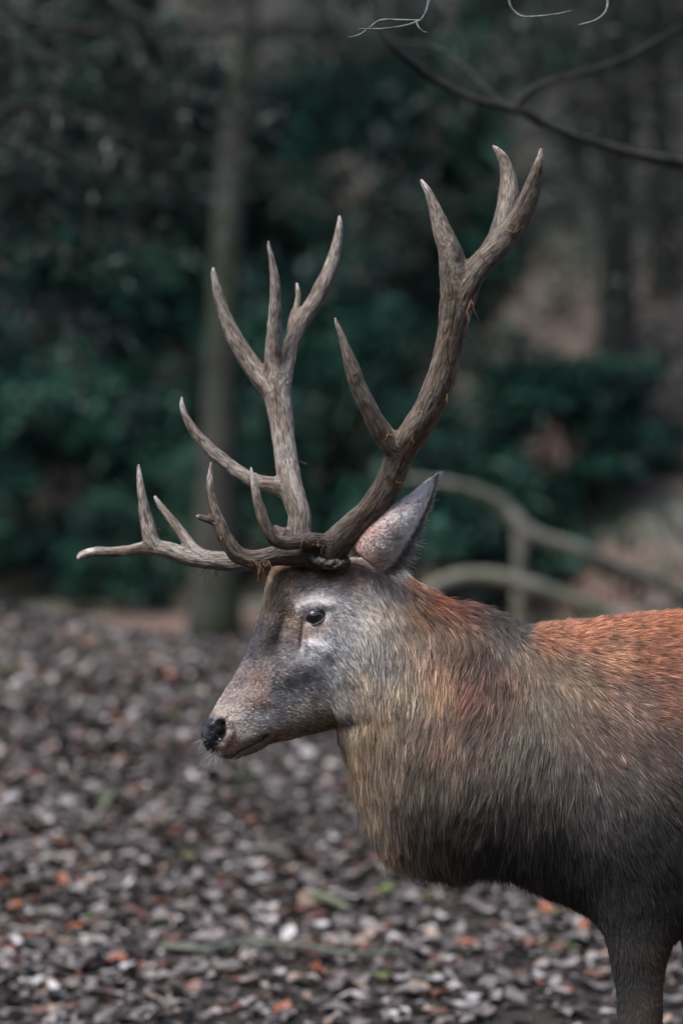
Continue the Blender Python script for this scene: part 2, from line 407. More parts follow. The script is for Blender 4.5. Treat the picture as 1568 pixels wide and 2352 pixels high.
ops = []; hoofs = []
for nm, (yl, js) in LEGS.items():
    js = np.array(js, float)
    kf = (D + yl) / D
    js[:, 0] = 784 + (js[:, 0] - 784)   # given as seen: P() keeps the picture place
    g = catmull(js, 46); aa = np.linspace(0, 2 * math.pi, 40, endpoint=False)
    cen = np.stack([P(q[0], q[1], yl) for q in g])
    vv = cen[:, None] + np.stack([np.cos(aa)[None] * g[:, 2:3] * S, np.sin(aa)[None] * g[:, 3:4] * S, np.zeros((46, 40))], -1)
    i = np.arange(45)[:, None] * 40; j = np.arange(40)[None]; j2 = (j + 1) % 40
    q = np.stack([i + j, i + 40 + j, i + 40 + j2, i + j2], -1).reshape(-1, 4)
    vv = np.vstack([vv.reshape(-1, 3), cen[0], cen[-1]]); jj = np.arange(40); jn = (jj + 1) % 40
    t = np.vstack([np.stack([np.full(40, 1840), jj, jn], 1), np.stack([np.full(40, 1841), 1800 + jn, 1800 + jj], 1)])
    me = mesh_np(nm, vv, q, t); bb = bmesh.new(); bb.from_mesh(me); bmesh.ops.recalc_face_normals(bb, faces=bb.faces); bb.to_mesh(me); bb.free()
    ops.append(link(nm, me)); hoofs.append((cen[-1], g[-1]))
for o in ops:
    md = torso.modifiers.new('u', 'BOOLEAN'); md.operation = 'UNION'; md.object = o; md.solver = 'EXACT'
bm_ = evaluated(torso, 'body')
for o in ops + [torso]: bpy.data.objects.remove(o)
v = coords(bm_)
qx, qy = unproj(v)
v = lap_smooth(bm_, v, 70, .5, sstep(1820, 1950, qy) * sstep(1200, 1300, qx) * (1 - sstep(2330, 2400, qy)))
setcoords(bm_, v)
# -- carve the face: strokes in picture units, depth in mm along the normal, on both cheeks
def seg_dist(x, y, pts):
    best = np.full(x.shape, 1e9)
    for (x0, y0), (x1, y1) in zip(pts[:-1], pts[1:]):
        dx, dy = x1 - x0, y1 - y0; t = np.clip(((x - x0) * dx + (y - y0) * dy) / (dx * dx + dy * dy + 1e-9), 0, 1)
        best = np.minimum(best, np.hypot(x - x0 - t * dx, y - y0 - t * dy))
    return best
STROKES = [
 ([(700, 1400), (745, 1398)], 30, 5), ([(690, 1396), (715, 1384), (755, 1392)], 9, 3.5),           # orbit, brow
 ([(700, 1424), (722, 1418), (742, 1410)], 10, -7),                                              # eye socket
 ([(652, 1420), (640, 1452), (630, 1482)], 12, -6), ([(668, 1400), (655, 1432)], 10, 2.5),           # groove beside the bridge
 ([(692, 1438), (689, 1460), (687, 1486)], 4.5, -4.5), ([(700, 1478), (745, 1492)], 14, 3),           # tear pit, cheekbone
 ([(745, 1500), (680, 1540), (600, 1600)], 26, 3), ([(640, 1590), (720, 1560)], 22, -2.5),
 ([(613, 1692), (590, 1706), (560, 1722), (535, 1737), (512, 1738)], 3.5, -4), ([(609, 1694), (602, 1699)], 7, -4),
 ([(560, 1700), (590, 1688)], 14, 2.5), ([(575, 1732), (600, 1718)], 7, 2.5),
 ([(512, 1660), (516, 1676), (506, 1690)], 7, -9), ([(498, 1700), (512, 1706)], 6, -3),                # nostril
 ([(526, 1660), (528, 1684), (518, 1704)], 9, 3.5), ([(486, 1664), (500, 1652)], 10, 3), ([(480, 1700), (492, 1722)], 8, 2),
 ([(640, 1694), (700, 1680), (750, 1668)], 9, -4), ([(770, 1664), (840, 1652)], 16, -3), ([(700, 1640), (780, 1630)], 26, 4),  # jaw edge
 ([(600, 1390), (596, 1420)], 20, 3), ([(645, 1330), (672, 1318)], 12, 5)]
nn = normals(bm_); qx, qy = unproj(v); disp = np.zeros(len(v))
for pts, sg, mm in STROKES: disp += 1.45 * mm * .001 * np.exp(-(seg_dist(qx, qy, pts) / sg) ** 2)
disp *= (qx < 1000) & (np.abs(nn[:, 1]) > .12)
v = v + nn * disp[:, None] * np.clip(np.abs(nn[:, 1]) * 1.8, 0, 1)[:, None]
v = v + nn * (fbm(v, 55, 2, 3) * .0012 + fbm(v, 14, 2, 8) * .003 * sstep(800, 1000, qx))[:, None]
setcoords(bm_, v)

# -- coat maps over the animal: colour (sRGB of the coat, underside shade partly in it), hair direction, hair length
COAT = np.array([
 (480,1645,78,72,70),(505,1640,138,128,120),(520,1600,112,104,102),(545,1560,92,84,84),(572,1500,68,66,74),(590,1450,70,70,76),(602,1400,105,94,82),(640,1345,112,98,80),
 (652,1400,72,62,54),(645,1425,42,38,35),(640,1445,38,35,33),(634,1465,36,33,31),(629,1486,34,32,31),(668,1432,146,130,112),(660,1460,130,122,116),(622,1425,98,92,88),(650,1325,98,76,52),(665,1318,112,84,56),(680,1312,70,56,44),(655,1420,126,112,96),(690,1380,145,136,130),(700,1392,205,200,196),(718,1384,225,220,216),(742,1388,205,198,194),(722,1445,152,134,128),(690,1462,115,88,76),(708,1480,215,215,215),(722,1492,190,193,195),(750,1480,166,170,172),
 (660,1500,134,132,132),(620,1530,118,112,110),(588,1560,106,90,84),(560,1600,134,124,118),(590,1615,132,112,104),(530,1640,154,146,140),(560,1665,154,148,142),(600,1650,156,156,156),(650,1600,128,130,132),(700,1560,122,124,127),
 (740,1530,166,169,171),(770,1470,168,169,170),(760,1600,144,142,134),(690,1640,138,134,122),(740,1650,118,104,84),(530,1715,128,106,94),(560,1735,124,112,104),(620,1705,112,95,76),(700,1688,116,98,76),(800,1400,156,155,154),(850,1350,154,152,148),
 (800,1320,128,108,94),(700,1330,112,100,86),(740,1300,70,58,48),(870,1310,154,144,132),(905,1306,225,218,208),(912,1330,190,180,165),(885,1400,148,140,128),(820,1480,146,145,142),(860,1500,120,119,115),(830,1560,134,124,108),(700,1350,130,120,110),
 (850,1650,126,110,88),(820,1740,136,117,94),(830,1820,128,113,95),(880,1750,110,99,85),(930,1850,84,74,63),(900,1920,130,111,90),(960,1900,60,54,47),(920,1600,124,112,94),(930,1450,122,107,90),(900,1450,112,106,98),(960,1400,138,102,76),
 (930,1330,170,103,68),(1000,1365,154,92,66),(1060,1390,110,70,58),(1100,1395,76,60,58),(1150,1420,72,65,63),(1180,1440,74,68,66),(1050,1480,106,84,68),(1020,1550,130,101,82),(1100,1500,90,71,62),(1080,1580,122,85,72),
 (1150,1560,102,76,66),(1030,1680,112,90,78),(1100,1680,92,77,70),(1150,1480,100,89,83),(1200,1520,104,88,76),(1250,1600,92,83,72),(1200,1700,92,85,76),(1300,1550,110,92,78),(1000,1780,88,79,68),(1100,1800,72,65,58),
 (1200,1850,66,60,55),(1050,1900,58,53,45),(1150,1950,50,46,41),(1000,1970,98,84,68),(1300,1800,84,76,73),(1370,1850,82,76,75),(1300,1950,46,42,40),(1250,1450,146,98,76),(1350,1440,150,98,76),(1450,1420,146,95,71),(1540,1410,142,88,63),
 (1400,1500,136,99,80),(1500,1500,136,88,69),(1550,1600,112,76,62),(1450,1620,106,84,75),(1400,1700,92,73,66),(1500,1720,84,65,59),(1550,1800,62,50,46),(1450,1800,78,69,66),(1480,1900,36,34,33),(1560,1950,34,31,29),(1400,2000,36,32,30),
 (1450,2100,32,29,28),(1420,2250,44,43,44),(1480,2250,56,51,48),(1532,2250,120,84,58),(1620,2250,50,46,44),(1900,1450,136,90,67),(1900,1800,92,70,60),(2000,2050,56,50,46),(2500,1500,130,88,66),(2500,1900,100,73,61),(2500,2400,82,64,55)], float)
def idw(table, x, y, p=3.0, soft=14.0):
    out = np.zeros((len(x), table.shape[1] - 2))
    for s in range(0, len(x), 20000):
        d2 = (x[s:s + 20000, None] - table[None, :, 0]) ** 2 + (y[s:s + 20000, None] - table[None, :, 1]) ** 2 + soft ** 2
        wt = d2 ** (-p / 2 - .4); wt /= wt.sum(1, keepdims=True)
        out[s:s + 20000] = wt @ table[:, 2:]
    return out
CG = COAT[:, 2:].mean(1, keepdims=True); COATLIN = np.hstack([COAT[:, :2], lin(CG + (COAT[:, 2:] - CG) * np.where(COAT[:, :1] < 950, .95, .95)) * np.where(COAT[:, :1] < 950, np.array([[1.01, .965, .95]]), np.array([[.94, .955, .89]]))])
COATLIN[:, 2:] *= (1 - .45 * sstep(1830, 2010, COAT[:, 1]) * sstep(930, 1010, COAT[:, 0]))[:, None]  # lower body darkened: dark mane and belly, with shade put into the colour
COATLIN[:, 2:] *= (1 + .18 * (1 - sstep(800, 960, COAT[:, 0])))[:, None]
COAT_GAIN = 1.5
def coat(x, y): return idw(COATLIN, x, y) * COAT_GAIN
# direction dx, dy (picture), length mm, lift, clumping
FLOW = np.array([
 (485,1640,.6,-.8,8,.25,.1),(520,1640,.8,-.6,9,.25,.1),(560,1540,.65,-.75,9,.25,.1),(600,1600,.9,-.35,8,.25,.15),(560,1680,.95,-.2,9,.25,.1),(540,1725,.9,-.3,6,.3,.1),(640,1650,1,-.05,8,.25,.15),(720,1650,1,.1,11,.25,.2),
 (600,1450,.6,-.8,8,.25,.1),(640,1350,.55,-.8,22,.5,.4),(620,1330,.5,-.85,20,.5,.4),(700,1330,.7,-.6,13,.35,.2),(690,1390,.7,-.6,7,.3,.1),(740,1390,.9,-.1,7,.3,.1),(720,1450,.8,.5,7,.25,.1),(660,1500,.85,-.4,8,.25,.1),(740,1500,.8,.4,10,.3,.15),(700,1570,.95,.05,10,.25,.15),
 (790,1350,.8,.1,12,.3,.2),(800,1440,.6,.7,12,.3,.2),(780,1560,.6,.7,16,.3,.25),(870,1340,.4,.9,16,.35,.2),(860,1480,.1,1,26,.35,.4),(800,1650,.4,.9,22,.3,.3),
 (920,1350,.45,.9,32,.35,.5),(900,1560,.1,1,38,.35,.5),(840,1700,.12,1,42,.22,.55),(810,1780,.15,1,50,.22,.6),(850,1850,.2,1,58,.4,.6),(900,1930,.25,1,60,.32,.65),(970,1980,.3,1,58,.4,.65),
 (930,1750,-.05,1,55,.35,.55),(960,1420,.35,.9,36,.35,.5),(1000,1380,.75,.65,36,.4,.5),(1060,1400,.8,.5,34,.5,.5),(1000,1500,.0,1,42,.35,.5),(1080,1500,-.4,.9,40,.4,.5),(1150,1450,.0,1,36,.5,.45),(1140,1410,.7,.5,30,.5,.4),
 (1000,1650,-.3,.95,48,.35,.5),(1100,1650,-.42,.9,46,.35,.45),(1000,1850,-.15,1,58,.35,.55),(1100,1850,-.35,.93,52,.35,.5),(1080,1980,-.1,1,48,.42,.5),(1200,1950,-.15,1,46,.35,.4),(1200,2010,-.1,1,44,.42,.4),(1200,1750,-.25,.97,44,.35,.45),(1200,1550,.05,1,38,.35,.45),
 (1260,1500,.5,.85,30,.35,.4),(1250,1440,.85,-.15,24,.5,.35),(1330,1440,.95,-.15,22,.45,.3),(1330,1520,.85,.45,26,.35,.35),(1300,1620,.3,.95,34,.35,.4),(1300,1780,.05,1,36,.35,.4),(1300,1950,.1,1,34,.35,.35),(1400,1650,.65,.75,28,.35,.35),
 (1450,1430,.98,-.1,22,.4,.3),(1560,1430,.98,.0,22,.35,.3),(1480,1530,.97,.15,24,.3,.3),(1560,1620,.92,.3,24,.3,.3),(1450,1750,.65,.75,28,.35,.3),(1550,1800,.75,.6,28,.35,.3),(1400,1880,.35,.93,32,.35,.35),(1480,1950,.6,.8,30,.35,.3),(1380,2050,.3,1,26,.35,.3),
 (1450,2130,.2,1,18,.3,.2),(1470,2300,.05,1,10,.25,.15),(1640,2300,.05,1,10,.25,.15),(1900,1500,.97,.2,26,.3,.3),(1900,1900,.8,.5,32,.3,.3),(2500,1600,.7,.7,26,.3,.3),(2500,2200,.2,1,14,.3,.2)], float)
def flow(x, y):
    f = idw(FLOW, x, y, p=3.0, soft=25.0); return f
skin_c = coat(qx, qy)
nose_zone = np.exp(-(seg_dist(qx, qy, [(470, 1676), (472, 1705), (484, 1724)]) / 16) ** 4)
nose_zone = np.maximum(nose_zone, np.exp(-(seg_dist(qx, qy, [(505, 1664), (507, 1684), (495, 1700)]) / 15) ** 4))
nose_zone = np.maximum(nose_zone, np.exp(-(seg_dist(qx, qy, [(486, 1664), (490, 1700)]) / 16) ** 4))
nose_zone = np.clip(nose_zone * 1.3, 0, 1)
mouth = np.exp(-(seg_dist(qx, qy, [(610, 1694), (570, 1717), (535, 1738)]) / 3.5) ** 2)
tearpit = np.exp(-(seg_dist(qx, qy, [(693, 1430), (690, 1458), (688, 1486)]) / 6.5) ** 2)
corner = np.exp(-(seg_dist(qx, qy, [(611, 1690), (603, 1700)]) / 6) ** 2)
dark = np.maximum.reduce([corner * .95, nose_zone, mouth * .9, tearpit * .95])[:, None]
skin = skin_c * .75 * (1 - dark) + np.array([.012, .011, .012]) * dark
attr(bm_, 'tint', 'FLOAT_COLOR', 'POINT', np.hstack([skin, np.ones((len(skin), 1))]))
attr(bm_, 'wet', 'FLOAT', 'POINT', nose_zone)
bm_.polygons.foreach_set('use_smooth', np.ones(len(bm_.polygons), bool))
sm, n, b = mat('stag hide')
at_ = node(n, 'ShaderNodeAttribute', attribute_name='tint'); n.links.new(at_.outputs['Color'], b.inputs['Base Color'])
aw = node(n, 'ShaderNodeAttribute', attribute_name='wet'); mr = node(n, 'ShaderNodeMapRange'); mr.inputs[3].default_value = .85; mr.inputs[4].default_value = .14
n.links.new(aw.outputs['Fac'], mr.inputs[0]); n.links.new(mr.outputs[0], b.inputs['Roughness'])
tc = n.nodes.new('ShaderNodeTexCoord'); vo = node(n, 'ShaderNodeTexVoronoi', Scale=330.0); n.links.new(tc.outputs['Object'], vo.inputs['Vector'])
bump(n, b, vo.outputs['Distance'], .25, .0015)
bm_.materials.clear()
body_o = part('body', bm_, sm)
btree = BVHTree.FromPolygons([Vector(c) for c in v], [tuple(p.vertices) for p in bm_.polygons])
def hit(px, py):
    o = Vector((0, -D, ZC)); d = (Vector(P(px, py, 0)) - o).normalized()
    h = btree.ray_cast(o, d); return (np.array(h[0]), np.array(h[1])) if h[0] is not None else (P(px, py, 0), np.array([0, -1., 0]))

# -- fur
fm, n, b = mat('stag hair'); n.nodes.remove(b)
ac = node(n, 'ShaderNodeAttribute', attribute_name='hair_color'); an = node(n, 'ShaderNodeAttribute', attribute_name='hair_normal')
hi = n.nodes.new('ShaderNodeHairInfo')
df = n.nodes.new('ShaderNodeBsdfDiffuse'); n.links.new(an.outputs['Vector'], df.inputs['Normal'])
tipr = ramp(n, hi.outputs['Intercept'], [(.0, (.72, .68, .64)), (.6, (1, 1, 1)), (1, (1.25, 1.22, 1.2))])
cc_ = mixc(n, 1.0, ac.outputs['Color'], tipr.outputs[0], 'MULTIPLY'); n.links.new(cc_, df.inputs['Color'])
gl = node(n, 'ShaderNodeBsdfHair'); gl.component = 'Reflection'; gl.inputs['RoughnessU'].default_value = .35; gl.inputs['RoughnessV'].default_value = .9
gl.inputs['Color'].default_value = (.5, .5, .5, 1)
mx = node(n, 'ShaderNodeMixShader', Fac=.12)
n.links.new(df.outputs[0], mx.inputs[1]); n.links.new(gl.outputs[0], mx.inputs[2]); n.links.new(mx.outputs[0], n.nodes['Material Output'].inputs[0])
def hair_object(name, pts, rad, colr, nrm, parent, m=None):
    N, k = pts.shape[:2]
    cu = bpy.data.hair_curves.new(name); cu.add_curves([k] * N)
    cu.attributes['position'].data.foreach_set('vector', np.ascontiguousarray(pts, np.float32).ravel()) if 'position' in cu.attributes else None
    cu.position_data.foreach_set('vector', np.ascontiguousarray(pts, np.float32).ravel())
    ra = cu.attributes.get('radius') or cu.attributes.new('radius', 'FLOAT', 'POINT')
    ra.data.foreach_set('value', np.ascontiguousarray(rad, np.float32).ravel())
    a1 = cu.attributes.new('hair_color', 'FLOAT_COLOR', 'CURVE'); a1.data.foreach_set('color', np.ascontiguousarray(np.hstack([colr, np.ones((N, 1))]), np.float32).ravel())
    a2 = cu.attributes.new('hair_normal', 'FLOAT_VECTOR', 'CURVE'); a2.data.foreach_set('vector', np.ascontiguousarray(nrm, np.float32).ravel())
    cu.materials.append(m or fm)
    o = bpy.data.objects.new(name, cu); col.objects.link(o); o.parent = parent; o['kind'] = 'stuff'
    if parent is stag: o.location = STAG_OFF
    return o
def surface_samples(me, n, dens):
    me.calc_loop_triangles(); nt_ = len(me.loop_triangles)
    t = np.empty(nt_ * 3, np.int32); me.loop_triangles.foreach_get('vertices', t); t = t.reshape(-1, 3)
    vv = coords(me); vn = normals(me)
    A, B, C = vv[t[:, 0]], vv[t[:, 1]], vv[t[:, 2]]
    ar = np.linalg.norm(np.cross(B - A, C - A), axis=1) / 2
    cen = (A + B + C) / 3; cn = vn[t].mean(1)
    wt = ar * dens(cen, cn); cs = np.cumsum(wt)
    f = np.searchsorted(cs, rng.uniform(0, cs[-1], n)); f = np.minimum(f, nt_ - 1)
    r1 = np.sqrt(rng.uniform(0, 1, n)); r2 = rng.uniform(0, 1, n)
    w0, w1, w2 = (1 - r1)[:, None], (r1 * (1 - r2))[:, None], (r1 * r2)[:, None]
    p = w0 * A[f] + w1 * B[f] + w2 * C[f]; nn = w0 * vn[t[f, 0]] + w1 * vn[t[f, 1]] + w2 * vn[t[f, 2]]
    return p, nn / (np.linalg.norm(nn, axis=1)[:, None] + 1e-9)
def grow(p, nn, d3, L, lift, clump, colr, name, parent, rad=.00042, k=5, jit=.16, droop=.0, clump_n=9):
    N = len(p)
    d = d3 - nn * (d3 * nn).sum(1, keepdims=True); d /= np.linalg.norm(d, axis=1)[:, None] + 1e-6
    d = d + rng.normal(0, jit, (N, 3)); d /= np.linalg.norm(d, axis=1)[:, None]
    lf = lift * rng.uniform(.5, 1.4, N); t = np.linspace(0, 1, k)
    ang = lf[:, None] * (1 - .75 * t[None])           # hair rises at the root and lies down at the tip
    seg = (d[:, None] * np.cos(ang)[..., None] + nn[:, None] * np.sin(ang)[..., None]) * (L / (k - 1))[:, None, None]
    pts = np.concatenate([(p - nn * .001)[:, None], seg[:, 1:]], 1).cumsum(1)
    pts[..., 2] -= np.reshape(droop, (-1, 1)) * (L[:, None] * t[None] ** 2)
    if clump is not None:
        g = np.arange(0, N, clump_n); kd = kdtree.KDTree(len(g))
        for q, gi in enumerate(g): kd.insert(p[gi], q)
        kd.balance()
        own = np.array([kd.find(x)[1] for x in p]); gi = g[own]
        wob = (t[None] ** 1.3 * clump[:, None])[..., None]
        tgt = pts[gi] + (p - p[gi])[:, None] * .12
        pts = pts * (1 - wob) + tgt * wob
        cv = np.exp(rng.normal(0, .32, len(g)))[own]; colr = colr * cv[:, None]
    rr = (rad * rng.uniform(.7, 1.3, N))[:, None] * np.interp(t, [0, .55, 1], [1, .85, .22])[None]
    hn = nn + rng.normal(0, .32, nn.shape); hn /= np.linalg.norm(hn, axis=1)[:, None]
    return hair_object(name, pts, rr, np.clip(colr, 0, .95), hn, parent)
EYE_P = (721, 1418)
def body_density(c, nn):
    x, y = unproj(c)
    face = 1 - sstep(780, 900, x)
    d = 1 + 4.0 * face
    d *= np.where(nn[:, 1] > .35, .25, 1)                   # the side turned away
    d *= np.where(x > 1640, .22, 1)
    d *= np.where(y > 2380, .3, 1)
    nz = np.minimum(seg_dist(x, y, [(470, 1676), (472, 1705), (484, 1724)]) / 16, seg_dist(x, y, [(505, 1664), (507, 1684), (495, 1700)]) / 14)
    nz = np.minimum(nz, seg_dist(x, y, [(486, 1664), (490, 1700)]) / 15)
    d *= sstep(.85, 1.15, nz)
    d *= sstep(.8, 1.15, np.hypot((x - EYE_P[0]) / 27, (y - EYE_P[1]) / 18))
    d *= sstep(2.2, 4.2, seg_dist(x, y, [(691, 1436), (690, 1458), (688, 1484)]))
    d *= sstep(4, 8, seg_dist(x, y, [(611, 1690), (603, 1700)]))
    d *= sstep(2, 5, seg_dist(x, y, [(610, 1694), (570, 1717), (535, 1738)]))
    return d
NH = 360000
p, nn = surface_samples(bm_, NH, body_density)
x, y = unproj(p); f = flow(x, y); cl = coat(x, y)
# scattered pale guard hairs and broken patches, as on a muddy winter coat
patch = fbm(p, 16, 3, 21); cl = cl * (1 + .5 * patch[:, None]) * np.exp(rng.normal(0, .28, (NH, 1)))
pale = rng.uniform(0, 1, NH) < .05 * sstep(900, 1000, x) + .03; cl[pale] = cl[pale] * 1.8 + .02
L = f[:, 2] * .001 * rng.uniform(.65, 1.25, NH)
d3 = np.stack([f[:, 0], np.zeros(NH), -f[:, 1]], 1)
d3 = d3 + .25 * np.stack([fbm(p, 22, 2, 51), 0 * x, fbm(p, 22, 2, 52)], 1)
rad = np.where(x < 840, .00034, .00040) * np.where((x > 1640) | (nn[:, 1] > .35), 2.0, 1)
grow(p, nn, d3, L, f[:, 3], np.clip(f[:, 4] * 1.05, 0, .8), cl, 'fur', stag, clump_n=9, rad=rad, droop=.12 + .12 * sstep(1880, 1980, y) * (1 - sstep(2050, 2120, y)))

# -- hooves
hm = noisy_mat('hoof horn', (.02, .017, .015), (.05, .043, .038), 40, .5, .2, .003)
for c, g in hoofs:
    for s in (-1, 1):
        yb = c[1] + s * .017; top = c[2] - .002; gz = float(zt(c[0] - .02, yb)) - .004; vv = []
        for lv, (zf, ln, wd, off) in enumerate([(0, .030, .017, 0), (.4, .040, .021, -.012), (1, .052, .024, -.028)]):
            zz_ = top + (gz - top) * zf
            for q in range(14):
                an_ = q / 14 * 2 * math.pi; vv.append((c[0] + off + math.cos(an_) * ln * (1.0 if math.cos(an_) > 0 else 1.15), yb + math.sin(an_) * wd * (1 - .35 * max(0, -math.cos(an_))), zz_))
        i = np.arange(2)[:, None] * 14; j = np.arange(14)[None]; j2 = (j + 1) % 14
        me = mesh_np('hoof', vv, np.stack([i + j, i + j2, i + 14 + j2, i + 14 + j], -1).reshape(-1, 4), [(0, q + 1, q) for q in range(1, 13)] + [(28, 28 + q, 29 + q) for q in range(1, 13)])
        part('hoof', me, hm)

# -- eyes
def eye_mat():
    m, n, b = mat('stag eye'); tc = n.nodes.new('ShaderNodeTexCoord')
    sp = n.nodes.new('ShaderNodeSeparateXYZ'); n.links.new(tc.outputs['Object'], sp.inputs[0])
    cb = n.nodes.new('ShaderNodeMath'); cb.operation = 'MULTIPLY'; n.links.new(sp.outputs['X'], cb.inputs[0]); cb.inputs[1].default_value = .62
    ln = n.nodes.new('ShaderNodeCombineXYZ'); n.links.new(cb.outputs[0], ln.inputs[0]); n.links.new(sp.outputs['Y'], ln.inputs[1])
    le = n.nodes.new('ShaderNodeVectorMath'); le.operation = 'LENGTH'; n.links.new(ln.outputs[0], le.inputs[0])
    r = ramp(n, le.outputs['Value'], [(.0, (.003, .003, .004)), (.0078, (.004, .004, .005)), (.0092, (.085, .06, .038)), (.0125, (.06, .04, .026)), (.0145, (.012, .009, .008))])
    n.links.new(r.outputs[0], b.inputs['Base Color']); b.inputs['Roughness'].default_value = .04
    b.inputs['Coat Weight'].default_value = 1; b.inputs['Coat Roughness'].default_value = .02
    return m
em = eye_mat(); lidm = tint_mat('eyelid skin', rough=.45, noise=200, amt=.3)
def make_eye(center, fwd):
    """eyeball with its pole along fwd, almond lids around it"""
    f = Vector(fwd).normalized(); xa = Vector((1, 0, .42)); xa = (xa - f * xa.dot(f)).normalized(); ya = f.cross(xa)
    if ya.z < 0: ya = -ya
    Mx = Matrix((xa, ya, f)).transposed().to_4x4(); Mx.translation = Vector(center)
    rr = .0245; bb = bmesh.new(); bmesh.ops.create_uvsphere(bb, u_segments=48, v_segments=32, radius=rr); me = bpy.data.meshes.new('eye'); bb.to_mesh(me); bb.free()
    for q in me.polygons: q.use_smooth = True
    Mw = Mx.copy()
    e = link('eye', me, em, stag); e.matrix_local = Matrix.Translation(STAG_OFF) @ Mw
    B = Bag(); nA, nB = 64, 9; vs_ = []; cs_ = []
    for bi in range(nB):
        t = bi / (nB - 1)
        for ai in range(nA):
            an_ = ai / nA * 2 * math.pi
            ax, ay = math.cos(an_), math.sin(an_)
            hx = .0232; hy = .0152 if ay > 0 else .0130
            alm = 1 - .28 * abs(ax) ** 3
            ox, oy = ax * hx, ay * hy * alm
            tx, ty = ax * .031, ay * .0245
            X_, Y_ = ox * (1 - t) + tx * t, oy * (1 - t) + ty * t
            rs = rr + .0014 + .0022 * math.sin(min(1, t * 2.2) * math.pi) + (.0012 if ay > 0 and t < .3 else 0)
            r2 = X_ * X_ + Y_ * Y_
            Z_ = math.sqrt(max(rs * rs - r2, 0)) if r2 < rs * rs * .8 else math.sqrt(rs * rs * .2) - (math.sqrt(r2) - rs * math.sqrt(.8)) * 1.0
            if t == 0: Z_ -= .0012
            vs_.append((X_, Y_, Z_))
            dk = max(0, 1 - t * 3.2); c0 = np.array([.20, .18, .172]); cs_.append(c0 * (1 - dk) + np.array([.012, .01, .01]) * dk)
    i = np.arange(nB - 1)[:, None] * nA; j = np.arange(nA)[None]; j2 = (j + 1) % nA
    B.add(np.array(vs_), np.stack([i + j, i + j2, i + nA + j2, i + nA + j], -1).reshape(-1, 4), None, np.array(cs_))
    lid = link('eyelid', B.mesh('eyelid'), lidm, e)
    return e, Mw
hp, hn = hit(*EYE_P)
hn2 = hn * .5 + np.array([-.12, -.85, .1]); hn2 /= np.linalg.norm(hn2)
EYE_C = hp - hn2 * .0130
eye_near, EM = make_eye(EYE_C, hn2)
far = EYE_C.copy(); far[1] = 2 * (-12 * S) - EYE_C[1]; far[0] -= .03
make_eye(far, np.array([hn2[0] - .2, -hn2[1], hn2[2]]))
# lashes of the near eye
ls, ln_ = [], []
for q in range(46):
    t = q / 45; an_ = math.pi * (.08 + .84 * t); ax, ay = math.cos(an_), math.sin(an_)
    b0 = Vector((ax * .0232, ay * .0142 * (1 - .28 * abs(ax) ** 3), .0215 - .010 * ax * ax))
    pl = [EM @ (b0 + Vector((ax * .004, ay * .004 + .001 * s_, .006)) * s_ * random.uniform(.8, 1.2)) for s_ in (0, .35, .7, 1)]
    ls.append([tuple(v_) for v_ in pl]); ln_.append((0, -1, 0))
hair_object('eyelashes', np.array(ls), np.tile(np.array([.0004, .00035, .00025, .0001]), (46, 1)), np.full((46, 3), .015), np.array(ln_), stag)
# whiskers and the pale tuft under the nose
wp, wd_, wl = [], [], []
for q in range(60):
    px_, py_ = random.choice([(470, 1700), (480, 1722), (492, 1730), (505, 1728), (545, 1738), (560, 1735)])
    h, hn_ = hit(px_ + random.gauss(0, 5), py_ + random.gauss(0, 4)); wp.append(h)
    wd_.append(np.array([-.5 if px_ < 500 else -.1, -.4, -.6 if py_ > 1710 else .0]) + np.random.default_rng(q).normal(0, .3, 3)); wl.append(random.uniform(.012, .04))
wp = np.array(wp); wd_ = np.array(wd_); wd_ /= np.linalg.norm(wd_, axis=1)[:, None]; t = np.linspace(0, 1, 5)
wpts = wp[:, None] + wd_[:, None] * (t[None, :] * np.array(wl)[:, None])[..., None]; wpts[..., 2] -= .006 * t[None] ** 2
hair_object('whiskers', wpts, np.tile(np.interp(t, [0, 1], [.00028, .0001]), (60, 1)), np.full((60, 3), .45), np.tile((0, -1., 0), (60, 1)), stag)

# -- ears
UP = np.array([(0, 40), (.12, 44), (.25, 44), (.49, 30), (.71, 13), (.86, 7), (1, 0)]); LO = np.array([(0, 46), (.05, 52), (.17, 56), (.35, 53), (.54, 46), (.73, 32), (.9, 14), (1, 0)]); LO[:, 1] *= 1.18
def make_ear(base, tip, perp, depth, near):
    """base/tip world points; perp: direction of the upper edge; depth: direction of the back of the ear"""
    ax = tip - base; ns, na = 44, 29; vs_ = []
    for si in range(ns):
        s_ = si / (ns - 1); u_ = np.interp(s_, UP[:, 0], UP[:, 1]) * S; l_ = np.interp(s_, LO[:, 0], LO[:, 1]) * S
        u_ = max(u_, .0012); l_ = max(l_, .0012); h = .42 * (u_ + l_) * (1 - .25 * s_)
        bend = depth * (.018 * math.sin(s_ * math.pi))
        ctl = [(-.86 * l_, .45 * h), (-.40 * l_, .95 * h), (.45 * u_, .75 * h), (u_, 0), (.4 * u_, -.65 * h), (-.4 * l_, -.80 * h), (-l_, -.25 * h)]
        g = catmull(np.array([(a_, b_) for a_, b_ in ctl]), na)
        c = base + ax * s_ + bend
        vs_.append(c[None] + g[:, 0:1] * perp[None] + g[:, 1:2] * depth[None])
    vs_ = np.array(vs_).reshape(-1, 3); i = np.arange(ns - 1)[:, None] * na; j = np.arange(na - 1)[None]
    me = mesh_np('ear', vs_, np.stack([i + j, i + j + 1, i + na + j + 1, i + na + j], -1).reshape(-1, 4))
    o = link('ear_sheet', me); md = o.modifiers.new('s', 'SOLIDIFY'); md.thickness = .0035; md.offset = 0
    m2 = evaluated(o, 'ear'); bpy.data.objects.remove(o)
    bb = bmesh.new(); bb.from_mesh(m2); bmesh.ops.recalc_face_normals(bb, faces=bb.faces); bb.to_mesh(m2); bb.free()
    return m2
